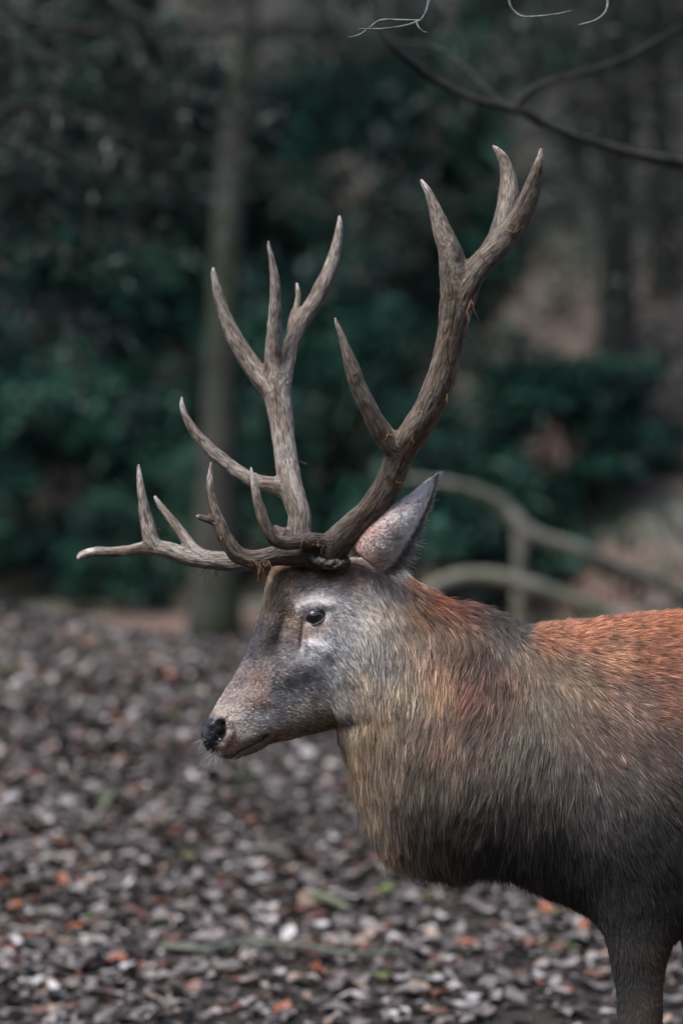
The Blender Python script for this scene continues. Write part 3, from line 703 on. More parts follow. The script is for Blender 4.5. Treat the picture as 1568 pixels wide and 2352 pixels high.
ear_hide = tint_mat('ear hide', rough=.8, noise=150, amt=.25)
EAR = np.array([(800,1270,150,92,76),(850,1215,140,96,84),(880,1185,148,125,118),(930,1150,128,112,108),(975,1115,140,128,122),(1003,1092,90,80,75),(900,1230,128,110,104),(950,1190,150,140,136),(975,1150,140,130,126),(900,1270,225,216,208),(905,1290,235,228,220),(870,1280,160,118,104),(920,1270,208,200,192),(945,1235,205,198,190),(830,1290,140,96,82)], float)
EG = EAR[:, 2:].mean(1, keepdims=True); EARL = np.hstack([EAR[:, :2], lin(np.minimum(EG * 1.35 + (EAR[:, 2:] - EG) * .62, 240)) * COAT_GAIN])
def ear_fur(me, o, near, ax, nfur, base=None, depth=None):
    def inside(q_, n_):
        s_ = np.clip(((q_ - base) @ ax) / (ax @ ax), 0, 1); c_ = base + ax * s_[:, None] + depth * (.018 * np.sin(s_ * math.pi))[:, None]
        c_ = c_ - np.cross(ax / np.linalg.norm(ax), depth)[None] * 0
        return ((c_ - q_) * n_).sum(1) > 0
    vv = coords(me); x_, y_ = unproj(vv)
    nrm = normals(me)
    outer = ~inside(vv, nrm)
    c = idw(EARL, x_, y_, soft=8) if near else np.tile(lin((140, 105, 92)), (len(vv), 1))
    pale_ = lin((200, 192, 182))
    attr(me, 'tint', 'FLOAT_COLOR', 'POINT', np.hstack([np.where(outer[:, None], c, pale_), np.ones((len(vv), 1))]))
    p, nn = surface_samples(me, nfur, lambda c_, n_: np.ones(len(c_)))
    x_, y_ = unproj(p); c = idw(EARL, x_, y_, soft=8) if near else np.tile(lin((140, 105, 92)), (len(p), 1))
    inn = inside(p, nn)
    c = np.where(inn[:, None], lin((205, 198, 190)), c) * np.exp(rng.normal(0, .16, (len(p), 1)))
    d3 = np.tile(ax / np.linalg.norm(ax), (len(p), 1)) + np.where(inn, .5, 0)[:, None] * np.array([.4, 0, -.6])
    low = np.clip((y_ - 1200) / 100, 0, 1) * np.clip((x_ - 840) / 60, 0, 1)
    d3 = d3 + low[:, None] * np.array([.5, 0, -1.2])
    L_ = np.where(inn, .018, .009) * rng.uniform(.6, 1.3, len(p)) * (1 + 1.0 * low)
    return grow(p, nn, d3, L_, np.full(len(p), .3), np.full(len(p), .25), c, 'ear_fur', o, rad=np.full(len(p), .0003), droop=.05)
eb, et = P(842, 1282, -.075), P(1004, 1088, -.135)
pv = np.array([-.76, 0, .65]); dv = np.array([-.25, -.95, .05]); dv /= np.linalg.norm(dv)
ear1 = make_ear(eb, et, pv, dv, True); o = part('ear', ear1, ear_hide); ear_fur(ear1, o, True, et - eb, 26000, eb, dv)
eb2, et2 = P(815, 1285, .075), P(905, 1215, .28)
pv2 = np.array([-.5, 0, .85]); dv2 = np.array([.35, .5, .3]); dv2 /= np.linalg.norm(dv2); dv2 = -np.array([.9, -.4, 0.]) * -1
ear2 = make_ear(eb2, et2, pv2, np.array([.75, .25, .45]), False); o = part('ear', ear2, ear_hide); ear_fur(ear2, o, False, et2 - eb2, 8000, eb2, np.array([.75, .25, .45]))

# -- antlers: chains of (px, py, depth m, radius units)
NEAR_A = [
 [(748,1292,-.062,40),(756,1270,-.072,38),(775,1246,-.085,36),(805,1216,-.105,34),(840,1186,-.13,33),(875,1140,-.16,33),(901,1090,-.19,32),(917,1048,-.215,33),(946,1000,-.245,34),(985,935,-.275,34),(1012,872,-.30,34),(1030,805,-.32,34),(1042,745,-.335,36),(1050,690,-.345,40),(1052,645,-.35,40)],
 [(1050,690,-.345,38),(1044,630,-.35,36),(1034,582,-.35,29),(1016,532,-.345,23),(999,482,-.335,16),(984,445,-.325,10),(971,422,-.32,6),(965,411,-.318,3)],
 [(1048,640,-.352,22),(1045,595,-.372,16),(1040,565,-.385,9),(1036,550,-.39,4)],
 [(1054,690,-.345,38),(1078,640,-.355,32),(1104,606,-.355,29),(1135,576,-.355,29),(1158,545,-.36,27)],
 [(1118,590,-.35,24),(1148,535,-.34,25),(1161,490,-.32,26),(1168,445,-.30,24),(1166,405,-.285,20),(1157,372,-.275,15),(1145,351,-.27,10),(1135,339,-.266,5),(1130,335,-.265,3)],
 [(1120,592,-.358,26),(1160,548,-.37,27),(1187,508,-.385,26),(1210,462,-.40,23),(1227,412,-.415,18),(1237,374,-.425,11),(1241,350,-.43,6),(1242,340,-.432,3)],
 [(930,1035,-.222,34),(899,1020,-.232,29),(868,980,-.25,24),(841,928,-.27,21),(818,874,-.285,19),(800,820,-.298,15),(784,772,-.306,9),(773,743,-.312,5),(768,728,-.315,2.5)],
 [(748,1252,-.085,27),(725,1243,-.11,21),(692,1244,-.14,18),(656,1247,-.165,17),(630,1239,-.18,15.5),(610,1205,-.19,15),(595,1160,-.195,13),(584,1116,-.195,9),(578,1086,-.195,5),(576,1071,-.195,2.5)],
 [(738,1282,-.07,32),(700,1277,-.085,28),(664,1275,-.10,25),(622,1278,-.115,23),(581,1284,-.13,22),(545,1273,-.14,21),(519,1240,-.15,18.5),(502,1199,-.155,16),(489,1158,-.155,12.5),(482,1108,-.155,9),(484,1078,-.155,5.5),(485,1060,-.155,2.5)],
 [(500,1196,-.155,13),(482,1193,-.158,10),(465,1189,-.162,8),(455,1186,-.165,6.5),(451,1185,-.166,4)]]
FAR_A = [
 [(700,1300,.03,32),(694,1268,.045,31),(688,1232,.06,30),(688,1185,.09,27),(671,1128,.13,28),(660,1072,.17,27),(650,1000,.215,27),(641,930,.25,31),(634,880,.27,34),(630,850,.28,32)],
 [(632,900,.262,30),(600,868,.28,25),(567,822,.29,22),(538,773,.295,19),(516,722,.295,16),(502,674,.29,13),(494,640,.285,9),(490,620,.283,5),(490,614,.282,3)],
 [(630,880,.27,28),(628,820,.262,21),(630,764,.25,18),(632,710,.235,15),(632,656,.225,13),(625,602,.215,8.5),(618,570,.21,5),(615,553,.21,3)],
 [(640,890,.27,26),(660,835,.29,18),(670,785,.305,18),(692,740,.32,20),(724,689,.335,19.5),(753,631,.345,18),(771,577,.35,14),(779,530,.35,9),(780,505,.35,5),(779,494,.35,3)],
 [(668,780,.305,13),(672,738,.33,11),(682,705,.345,9),(685,680,.35,7),(682,650,.355,3)],
 [(664,1125,.14,30),(637,1118,.15,22),(594,1108,.165,18),(551,1086,.18,17),(511,1057,.19,17),(475,1024,.195,15),(444,988,.195,12),(426,955,.195,9),(418,925,.195,5),(418,912,.195,2.5)],
 [(690,1275,.045,30),(640,1285,.06,25),(600,1290,.075,23),(547,1289,.09,22),(485,1287,.105,22),(425,1277,.12,21),(380,1262,.13,20),(339,1259,.14,16),(277,1267,.15,13),(214,1268,.16,12),(188,1276,.165,10),(180,1284,.167,6)],
 [(360,1258,.135,18),(348,1240,.137,19),(338,1197,.14,16),(329,1155,.142,13),(323,1108,.142,8.5),(319,1080,.142,5),(318,1066,.142,2.5)],
 [(470,1278,.11,16),(446,1262,.125,15),(418,1227,.15,13),(389,1189,.17,11),(368,1160,.18,8),(358,1144,.185,5),(356,1139,.187,3.5)],
 [(660,1230,.07,16),(640,1218,.10,10),(631,1212,.115,8)]]
am, n, b = mat('antler bone')
at_ = node(n, 'ShaderNodeAttribute', attribute_name='tint'); as_ = node(n, 'ShaderNodeAttribute', attribute_name='streak')
nz = node(n, 'ShaderNodeTexNoise', Scale=260.0, Detail=5.0, Roughness=.65); n.links.new(as_.outputs['Vector'], nz.inputs['Vector'])
n2 = node(n, 'ShaderNodeTexNoise', Scale=42.0, Detail=4.0); n.links.new(as_.outputs['Vector'], n2.inputs['Vector'])
r1 = ramp(n, nz.outputs[0], [(.36, (.25, .20, .17)), (.5, (.85, .82, .8)), (.66, (1.6, 1.6, 1.6))])
r2 = ramp(n, n2.outputs[0], [(.36, (.38, .28, .22)), (.6, (1.15, 1.15, 1.15))])
c = mixc(n, 1.0, at_.outputs['Color'], r1.outputs[0], 'MULTIPLY'); c = mixc(n, .85, c, r2.outputs[0], 'MULTIPLY')
n.links.new(c, b.inputs['Base Color']); b.inputs['Roughness'].default_value = .62; b.inputs['Specular IOR Level'].default_value = .35
bump(n, b, nz.outputs[0], .9, .004)
bur, n, b = mat('antler burr'); tc = n.nodes.new('ShaderNodeTexCoord'); nz = node(n, 'ShaderNodeTexNoise', Scale=150.0, Detail=4.0); n.links.new(tc.outputs['Object'], nz.inputs['Vector'])
rp = ramp(n, nz.outputs[0], [(.35, (.018, .014, .012)), (.75, (.11, .095, .085))]); n.links.new(rp.outputs[0], b.inputs['Base Color']); b.inputs['Roughness'].default_value = .6; bump(n, b, nz.outputs[0], .8, .003)
shm, n, b = mat('dried velvet'); b.inputs['Base Color'].default_value = (.24, .13, .06, 1); b.inputs['Roughness'].default_value = .8
def make_antler(chains, nearside):
    Bg = Bag(); cl_pts, cl_tan, cl_u, cl_b, cl_s, cl_tip, cl_r = [], [], [], [], [], [], []
    for ci, ch in enumerate(chains):
        ch = [(c[0], c[1], c[2] * .8, c[3]) for c in ch]
        g = catmull(np.array([np.r_[P(c[0], c[1], c[2]) * 1.0, c[3] * S * (D + c[2]) / D] for c in ch]), max(20, len(ch) * 7))
        g[:, 3] = np.maximum(g[:, 3], .0016)
        g[:, :3] += .0012 * np.stack([fbm(g[:, :3], 25, 2, ci * 7 + q) for q in range(3)], 1)
        Bg.add(*tube(g[:, :3], g[:, 3], 20))
        t_, u_, b_ = frames(g[:, :3]); s_ = np.r_[0, np.cumsum(np.linalg.norm(np.diff(g[:, :3], axis=0), axis=1))]
        cl_pts.append(g[:, :3]); cl_tan.append(t_); cl_u.append(u_); cl_b.append(b_); cl_s.append(s_ + ci * 3.1); cl_r.append(g[:, 3])
        ends = ci not in ((0, 2, 3) if nearside else (0, 9)); tl = (s_[-1] - s_)
        cl_tip.append(np.clip(1 - tl / ((.06 if ci in (6, 7, 8) else .035) if len(ch) > 5 else .02), 0, 1) if ends else np.zeros(len(s_)))
    o = link('tmp', Bg.mesh('tmp')); md = o.modifiers.new('r', 'REMESH'); md.mode = 'VOXEL'; md.voxel_size = .0026; md.adaptivity = 0
    me = evaluated(o, 'antler'); bpy.data.objects.remove(o)
    cp, ct, cu_, cb, cs_, ctip, cr = map(np.concatenate, (cl_pts, cl_tan, cl_u, cl_b, cl_s, cl_tip, cl_r))
    v = coords(me); v0 = v.copy()
    kd = kdtree.KDTree(len(cp))
    for q, x_ in enumerate(cp): kd.insert(x_, q)
    kd.balance(); own = np.array([kd.find(x_)[1] for x_ in v])
    thick = np.clip((cr[own] - .004) / .008, 0, 1)
    v = lap_smooth(me, v, 14, .5, .15 + .85 * thick)
    setcoords(me, v); nn = normals(me)
    rel = v - cp[own]; st = np.stack([(rel * cu_[own]).sum(1), (rel * cb[own]).sum(1), (cs_[own] + (rel * ct[own]).sum(1)) * .16], 1)
    ridge = fbm(st, 210, 3, 5); v = v + nn * ((.0011 * ridge + .0016 * fbm(v, 45, 2, 6)) * (.35 + .65 * thick) * (1 - .6 * ctip[own]))[:, None]
    setcoords(me, v)
    tip = ctip[own] ** .8 * np.clip(.75 + .6 * fbm(v, 60, 2, 4), 0, 1)
    basew = np.exp(-((np.hypot(*(np.array(unproj(v)) - np.array([[750], [1270]])))) / 130) ** 2)
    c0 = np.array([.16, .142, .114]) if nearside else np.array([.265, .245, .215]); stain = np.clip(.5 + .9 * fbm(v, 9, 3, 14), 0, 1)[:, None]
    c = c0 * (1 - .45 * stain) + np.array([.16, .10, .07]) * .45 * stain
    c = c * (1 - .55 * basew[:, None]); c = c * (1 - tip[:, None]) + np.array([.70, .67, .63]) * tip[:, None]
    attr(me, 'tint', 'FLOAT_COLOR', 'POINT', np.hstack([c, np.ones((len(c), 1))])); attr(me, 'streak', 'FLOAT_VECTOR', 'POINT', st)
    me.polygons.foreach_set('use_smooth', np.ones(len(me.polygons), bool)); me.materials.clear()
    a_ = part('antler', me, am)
    # burr: a knobbly ring round the foot of the beam
    c1 = np.array(P(*chains[0][1][:3])) * .55 + np.array(P(*chains[0][0][:3])) * .45; axis = np.array(P(*chains[0][2][:3])) - np.array(P(*chains[0][0][:3])); axis /= np.linalg.norm(axis)
    axis = axis * .4 + np.array([.05, -.3 if nearside else .3, .9]); axis /= np.linalg.norm(axis); u_ = np.cross(axis, [0, 1., 0]); u_ /= np.linalg.norm(u_); w_ = np.cross(axis, u_)
    A_, B_ = np.meshgrid(np.linspace(0, 2 * math.pi, 110, endpoint=False), np.linspace(0, 2 * math.pi, 22, endpoint=False), indexing='ij')
    Rr = chains[0][0][3] * S * 1.02
    ring = c1 + (np.cos(A_)[..., None] * u_ + np.sin(A_)[..., None] * w_) * Rr
    out = (np.cos(A_)[..., None] * u_ + np.sin(A_)[..., None] * w_) * np.cos(B_)[..., None] + axis * np.sin(B_)[..., None]
    kn = .0085 + .0042 * vnoise(ring + out * .01, 110, 3) + .0025 * vnoise(ring + out * .01, 260, 4)
    rv = (ring + out * kn[..., None]).reshape(-1, 3); i = np.arange(110)[:, None]; j = np.arange(22)[None]; i2 = (i + 1) % 110; j2 = (j + 1) % 22
    link('burr', mesh_np('burr', rv, np.stack([i * 22 + j, i2 * 22 + j, i2 * 22 + j2, i * 22 + j2], -1).reshape(-1, 4)), bur, a_)
    # short rough fuzz left on the bone
    p, nn = surface_samples(me, 2600, lambda c_, n_: np.ones(len(c_)))
    d3 = rng.normal(0, 1, p.shape); grow(p, nn, d3, rng.uniform(.002, .0065, len(p)), np.full(len(p), .9), None, np.tile(np.array([.30, .20, .12]), (len(p), 1)), 'fuzz', a_, rad=np.full(len(p), .00022), k=4, jit=.6)
    return a_, me
def shreds(a_, spots, nearside):
    av = coords(a_.data); kdm = kdtree.KDTree(len(av))
    for q, x_ in enumerate(av): kdm.insert(x_, q)
    kdm.balance()
    for (px_, py_, y_, hang, sz) in spots:
        Bg = Bag()
        for q in range(3):
            c = np.array(kdm.find(Vector(P(px_ + random.uniform(-4, 4), py_, y_)))[0]); pts = [c.copy()]; dr = np.array([random.gauss(0, .6), -.5, random.gauss(0, .6)])
            for s_ in range(9):
                dr = dr * .75 + rng.normal(0, .55, 3) + np.array([0, 0, -.6 if hang else 0]); pts.append(pts[-1] + dr / np.linalg.norm(dr) * sz * .0011 * random.uniform(.6, 1.2))
            g = catmull(np.array(pts), 26); Bg.add(*tube(g, np.interp(np.linspace(0, 1, 26), [0, .5, 1], [.0007, .0005, .0002]), 5))
        o_ = link('velvet_shred', Bg.mesh('velvet_shred'), shm, a_); o_['kind'] = 'stuff'
ant1, am1 = make_antler(NEAR_A, True); ant2, am2 = make_antler(FAR_A, False)
shreds(ant1, [(588, 1290, -.158, False, 5), (602, 1298, -.15, True, 5), (640, 1268, -.142, False, 4), (742, 1246, -.125, False, 5), (618, 1300, -.13, True, 7), (712, 1240, -.14, False, 3), (902, 996, -.235, False, 5), (922, 990, -.235, False, 5), (1112, 702, -.345, True, 6), (1152, 510, -.385, False, 3), (1163, 533, -.40, False, 4), (956, 946, -.26, False, 3), (1042, 918, -.28, True, 3), (930, 1122, -.19, False, 3), (1005, 678, -.35, False, 4), (820, 866, -.30, False, 3), (500, 1330 - 90, -.17, False, 3)], True)
shreds(ant2, [(478, 1312, .095, True, 6), (500, 1316, .095, True, 6), (380, 1290, .115, True, 4), (352, 1215, .12, False, 3), (676, 895, .24, False, 3), (675, 938, .24, False, 3), (788, 532, .34, False, 3), (695, 1060, .15, False, 3)], False)

# ------------------------------------------------------------------ woodland: helpers
bark_grey = noisy_mat('grey green bark', (.02, .021, .018), (.06, .06, .052), 14, .9, .8, .02, (1, 1, .25), (.03, .04, .022), 2.0)
bark_dark = noisy_mat('dark bark', (.010, .011, .010), (.034, .035, .03), 18, .9, .8, .02, (1, 1, .25))
bark_pale = noisy_mat('weathered dead wood', (.07, .068, .058), (.22, .21, .18), 9, .85, .6, .01, (1, 1, 1), (.13, .14, .09), 3.0)
leaf_green = tint_mat('evergreen leaf', rough=.5, noise=8, amt=.3, bstr=0, spec=.22, translucent=.15)
needle = tint_mat('needle spray', rough=.8, noise=8, amt=.3, bstr=0, spec=.08, translucent=.15)
def tube_obj(name, pts, rad, m, parent, k=10, n=None):
    g = catmull(np.hstack([np.asarray(pts, float), np.asarray(rad, float)[:, None]]), n or len(pts) * 9)
    w_ = 1 + .10 * fbm(g[:, :3], 2.0, 2, 77) + .16 * fbm(g[:, :3], 11.0, 2, 78)
    return link(name, mesh_np(name, *tube(g[:, :3], np.maximum(g[:, 3] * w_, .0006), k)), m, parent)
def leaf_cards(pos, dirs, length, width, colr, up=None, bend=.25):
    """many small bent leaves: 2 quads each"""
    N = len(pos); d = dirs / (np.linalg.norm(dirs, axis=1)[:, None] + 1e-9)
    s_ = np.cross(d, rng.normal(0, 1, (N, 3)) * .6 + (np.array([0, 0, 1.]) if up is None else up)); s_ /= np.linalg.norm(s_, axis=1)[:, None] + 1e-9
    nrm = np.cross(s_, d); L_ = length[:, None]; W_ = width[:, None]
    a_ = pos; m_ = pos + d * L_ * .5 + nrm * L_ * bend * .3; e_ = pos + d * L_
    vv = np.stack([a_ - s_ * W_ * .15, a_ + s_ * W_ * .15, m_ + s_ * W_ * .5, m_ - s_ * W_ * .5, e_ + s_ * W_ * .1, e_ - s_ * W_ * .1], 1)
    b_ = (np.arange(N) * 6)[:, None]
    q = np.concatenate([b_ + np.array([0, 1, 2, 3]), b_ + np.array([3, 2, 4, 5])])
    return vv.reshape(-1, 3), q, np.repeat(colr, 6, 0)
def copy_tree(root, loc, rz=0, scale=1.0, label=None, group=None):
    r = root.copy(); col.objects.link(r); r.location = loc; r.rotation_euler = (0, 0, rz); r.scale = (scale,) * 3 if np.isscalar(scale) else scale
    if label: r['label'] = label
    if group: r['group'] = group
    for ch in list(root.children):
        c_ = ch.copy(); col.objects.link(c_); c_.parent = r
        for gc in ch.children:
            g_ = gc.copy(); col.objects.link(g_); g_.parent = c_
    return r
def gxy(px, d):
    """ground point seen at picture column px at distance d from the camera"""
    x_ = (px - 784) * S * d / D; return (x_, d - D, float(zt(x_, d - D)))

# ------------------------------------------------------------------ evergreen bushes
GREENS = np.array([(.015, .062, .044), (.011, .042, .032), (.024, .085, .058), (.038, .10, .07), (.008, .030, .025)])
def make_bush(seed, n=5200):
    """unit bush: about 1 high, 1 wide"""
    r_ = np.random.default_rng(seed); root = empty('evergreen_bush')
    nc = 46; th = r_.uniform(0, 2 * np.pi, nc); ph = np.arccos(r_.uniform(-.15, 1, nc)); rad = r_.uniform(.55, 1, nc) ** .6
    cc = np.stack([np.cos(th) * np.sin(ph) * .5, np.sin(th) * np.sin(ph) * .5, .1 + np.cos(ph) * .85], 1) * rad[:, None]; cc[:, 2] = np.abs(cc[:, 2]) + .05
    k_ = r_.integers(0, nc, n); off = r_.normal(0, 1, (n, 3)); off /= np.linalg.norm(off, axis=1)[:, None]; off *= (r_.uniform(0, 1, n) ** .4)[:, None] * r_.uniform(.09, .17, nc)[k_][:, None]
    pos = cc[k_] + off * np.array([1, 1, .7]); pos[:, 2] = np.maximum(pos[:, 2], .02)
    tone = GREENS[r_.integers(0, 5, nc)][k_] * r_.uniform(.6, 1.4, (n, 1))
    dr = off * 6 + r_.normal(0, .5, (n, 3)) + np.array([0, 0, -.2])
    vv, q, c_ = leaf_cards(pos, dr, r_.uniform(.04, .07, n), r_.uniform(.018, .03, n), tone)
    B = Bag(); B.add(vv, q, None, c_); link('foliage', B.mesh('foliage'), leaf_green, root)['kind'] = 'stuff'
    for s_ in range(5):
        e_ = cc[s_ * 3]; link('stem', mesh_np('stem', *tube(catmull(np.array([(0.02 * s_ - .04, 0, -.03), e_ * .4 + np.array([0, 0, .05]), e_]), 9), np.linspace(.018, .005, 9), 6)), bark_dark, root)
    return root
bushes = [make_bush(s_) for s_ in (1, 2, 3)]
BUSH = [  # picture column, distance, height, width, wording
 (275, 23.2, 1.1, .85, 'low rounded evergreen bush just beyond the crest of the leafy bank'),
 (40, 27.5, 3.4, 3.4, 'tall dark evergreen bush left of the mossy trunk behind the bank'),
 (700, 26, 2.9, 2.8, 'dark evergreen bush right beside the mossy trunk, behind the far antler'),
 (860, 29.5, 4.3, 3.4, 'tallest dark green evergreen thicket behind the two antler crowns'),
 (1060, 21.5, 1.5, 2.0, 'low green bush under the raised dead branch'),
 (1180, 22.5, 1.9, 2.4, 'bright green bush directly behind the bend of the dead branch'),
 (1340, 22.5, 1.3, 1.8, 'green bush behind the sloping end of the dead branch'),
 (430, 31, 3.2, 3.0, 'greyish evergreen bush on the slope between mossy trunk and tall thicket'),
 (1250, 36, 2.2, 2.4, 'small evergreen bush high on the brown slope'),
 (120, 24.6, 2.3, 1.7, 'mid sized dark bush standing beside the low rounded one behind the bank'),
 (-20, 24.5, 2.6, 2.2, 'dark bush at the far left end of the bank'),
 (560, 24.5, 1.6, 1.6, 'small dark bush at the foot of the mossy trunk'),
 (180, 34, 3.6, 3.4, 'broad evergreen bush high on the slope above the low rounded one')]
bt = [False] * 3
for q, (px_, d_, h_, w_, lab) in enumerate(BUSH):
    k_ = q % 3; loc = gxy(px_, d_); scl = (w_, w_, h_)
    if not bt[k_]:
        o = bushes[k_]; bt[k_] = True; o.location = loc; o.rotation_euler = (0, 0, q * 1.3); o.scale = scl
    else: o = copy_tree(bushes[k_], loc, q * 1.3, scl)
    tag(o, lab, 'bush', 'evergreen bushes on the far slope')

# ------------------------------------------------------------------ dead bracken and bramble covering the slope
NU = 125000; du = np.sqrt(rng.uniform(19**2, 62**2, NU)); xu = rng.uniform(-1, 1, NU) * (.33 * du + 3); yu = du - D
pu = np.stack([xu, yu, zt(xu, yu)], -1); clm = fbm(pu, .45, 3, 61)
kp = rng.uniform(-.35, .5, NU) < clm; kp &= (du > 25.5) | (xu > .8); pu = pu[kp]; NU = len(pu); hue = fbm(pu, .22, 2, 63)
UT = np.array([(.085, .088, .076), (.115, .108, .092), (.12, .078, .06), (.05, .078, .056), (.028, .068, .05), (.07, .084, .072)])
ui = np.where(hue > .25, rng.choice([3, 4, 4], NU), np.where(hue < -.3, rng.choice([1, 2, 0], NU), rng.choice([0, 0, 1, 5, 5, 3], NU)))
pu[:, 2] += rng.uniform(0, .55, NU) ** 1.5
vv, q, c_ = leaf_cards(pu, rng.normal(0, 1, (NU, 3)) + np.array([0, -.2, .25]), rng.uniform(.10, .30, NU), rng.uniform(.03, .09, NU), UT[ui] * rng.uniform(.25, 1.1, (NU, 1)))
B = Bag(); B.add(vv, q, None, c_); o = link('undergrowth', B.mesh('undergrowth'), needle); tag(o, 'brown dead bracken and bramble covering the far slope', 'undergrowth', kind='stuff')

# ------------------------------------------------------------------ woodland trees on the slope
def make_tree(seed, name, h=13, r0=.15, bark=bark_grey, lean=0., start=.28, droop=.25, n_limb=26, leafy=.55, tones=None, needles=True, reach=2.6):
    r_ = np.random.default_rng(seed); root = empty(name)
    t = np.linspace(0, 1, 9); tp = np.stack([lean * h * t + .12 * np.sin(t * 6 + seed), .12 * np.cos(t * 5 + seed) - .12, h * t - .25 * (t == 0)], 1)
    link('trunk', mesh_np('trunk', *(lambda g: tube(g[:, :3], g[:, 3], 14))(catmull(np.hstack([tp, (r0 * (1 - .88 * t ** .8) * (1 + .5 * np.exp(-t * 40)))[:, None]]), 40))), bark, root)
    B = Bag(); C = Bag(); P_, D_, T_ = [], [], []
    for q in range(n_limb):
        u = start + (1 - start) * (q + r_.uniform(0, .8)) / n_limb; an_ = q * 2.4 + r_.uniform(-.4, .4); ln = reach * (1.05 - .75 * u) * r_.uniform(.7, 1.2)
        b0 = np.array([np.interp(u, t, tp[:, c_]) for c_ in range(3)]); dr = np.array([math.cos(an_), math.sin(an_), r_.uniform(.0, .35)])
        s_ = np.linspace(0, 1, 7); lp = b0 + dr * (s_ * ln)[:, None]; lp[:, 2] -= droop * ln * s_ ** 2; lp += r_.normal(0, .03, lp.shape) * s_[:, None]
        B.add(*tube(lp, np.interp(s_, [0, 1], [.03, .006]) * (h / 13) * 1.1, 6))
        nn_ = int(60 * leafy * ln / 2.2 * 4)
        su = r_.uniform(.15, 1, nn_) ** .8; pos = np.stack([np.interp(su, s_, lp[:, c_]) for c_ in range(3)], 1); sd_ = r_.normal(0, 1, (nn_, 3)); sd_[:, 2] = -np.abs(sd_[:, 2]) * .5 - .1
        sd_ += dr * .6; P_.append(pos + sd_ * r_.uniform(0, .22, (nn_, 1))); D_.append(sd_); T_.append(np.asarray(tones)[r_.integers(0, len(tones), nn_)] * r_.uniform(.6, 1.3, (nn_, 1)))
    link('limbs', B.mesh('limbs'), bark, root)['kind'] = 'stuff'
    P_, D_, T_ = map(np.vstack, (P_, D_, T_)); nn_ = len(P_)
    vv, q, c_ = leaf_cards(P_, D_, r_.uniform(.14, .34, nn_), r_.uniform(.02, .05, nn_) if needles else r_.uniform(.06, .11, nn_), T_)
    C.add(vv, q, None, c_); link('crown', C.mesh('crown'), needle, root)['kind'] = 'stuff'
    return root
CON = [(.025, .05, .036), (.035, .062, .046), (.05, .056, .046), (.016, .035, .026)]; BR = [(.045, .052, .043), (.06, .062, .050), (.034, .05, .038), (.08, .06, .045), (.022, .046, .034)]
tA = make_tree(3, 'mossy_trunk_tree', 14, .16, bark_grey, .075, .40, .3, 24, .5, CON)
tA.location = gxy(490, 22); tag(tA, 'greenish grey leaning tree trunk rising behind the leafy bank', 'tree')
tB = make_tree(4, 'woodland_tree', 12, .12, bark_dark, -.02, .16, .35, 34, .75, BR)
tC = make_tree(5, 'woodland_tree', 15, .16, bark_dark, .0, .14, .4, 40, .9, CON)
TREES = [(tB, 110, 31, 'slender trunk standing at the edge of the tall dark bush'), (tB, 1480, 27, 'dark straight tree at the right end of the brown slope'), (tC, 1400, 23, 'dark conifer with a bare lower trunk above the sloping dead branch'),
 (tC, 330, 29, 'drooping conifer above the low rounded evergreen bush'), (tB, 1240, 40, 'brown twiggy tree behind the tips of the near antler, far up the slope'), (tC, -150, 27, 'drooping conifer beyond the left end of the bank'), (tB, 1700, 31, 'brown twiggy tree past the dark straight one'),
 (tB, 950, 44, 'bare brown tree above the tallest thicket'), (tC, 560, 46, 'distant conifer far up the slope behind the mossy trunk'), (tB, 60, 40, 'distant brown tree above the tall dark bush'), (tB, 1180, 50, 'distant brown tree at the top of the brown slope'), (tB, 1560, 42, 'distant brown tree behind the dark straight one'),
 (tC, 820, 58, 'farthest conifer on the skyline ridge'), (tB, 250, 55, 'farthest brown tree on the skyline ridge'), (tC, -500, 36, 'conifer outside the clearing beyond the bank'), (tC, 2100, 38, 'conifer outside the clearing beyond the brown slope')]
seen = set()
for q, (src, px_, d_, lab) in enumerate(TREES):
    if src.name not in seen and src.location.length == 0: o = src; o.location = gxy(px_, d_); o.rotation_euler = (0, 0, q * 1.7); seen.add(src.name)
    else: o = copy_tree(src, gxy(px_, d_), q * 1.7, random.uniform(.9, 1.25))
    tag(o, lab, 'tree', 'trees on the far slope')

# ------------------------------------------------------------------ the overhanging tree on the right, its bough across the top
ov = empty('overhanging_tree', (P(1960, 1176, 2.6)[0], 2.6, float(zt(P(1960, 1176, 2.6)[0], 2.6)))); OV = Vector(ov.location)
tag(ov, 'dark tree beside the stag whose bare bough and thin twigs hang across the top', 'tree')
def ovpart(name, pts, rad, m, k=10, n=None):
    o = tube_obj(name, [np.array(p_) - np.array(OV) for p_ in pts], rad, m, ov, k, n); return o
bx = OV.x
ovpart('trunk', [(bx, 2.6, OV.z - .2), (bx + .03, 2.6, 1.2), (bx - .02, 2.62, 2.4), (bx + .04, 2.6, 4.2), (bx + .1, 2.5, 7)], [.17, .13, .12, .10, .05], bark_dark, 16)
ovpart('bough', [(bx, 2.6, 1.95), P(1700, 420, 2.5), P(1440, 350, 2.4), P(1260, 290, 2.35), P(1190, 254, 2.3), P(1090, 228, 2.3), P(1020, 196, 2.3), P(950, 150, 2.25), P(900, 105, 2.2), P(870, 60, 2.2), P(850, -60, 2.2)], [.034, .028, .014, .012, .014, .013, .013, .012, .010, .009, .006], bark_dark)
ovpart('side_branch', [P(1180, 250, 2.3), P(1205, 218, 2.3), P(1245, 195, 2.35), P(1320, 172, 2.5), P(1420, 140, 2.6), P(1560, 60, 2.7)], [.013, .012, .011, .010, .008, .005], bark_dark)
ovpart('side_branch', [P(1260, 290, 2.35), P(1150, 235, 2.6), P(1040, 130, 2.8), P(960, 100, 3.0), P(880, 90, 3.1)], [.008, .007, .006, .005, .004], bark_dark)
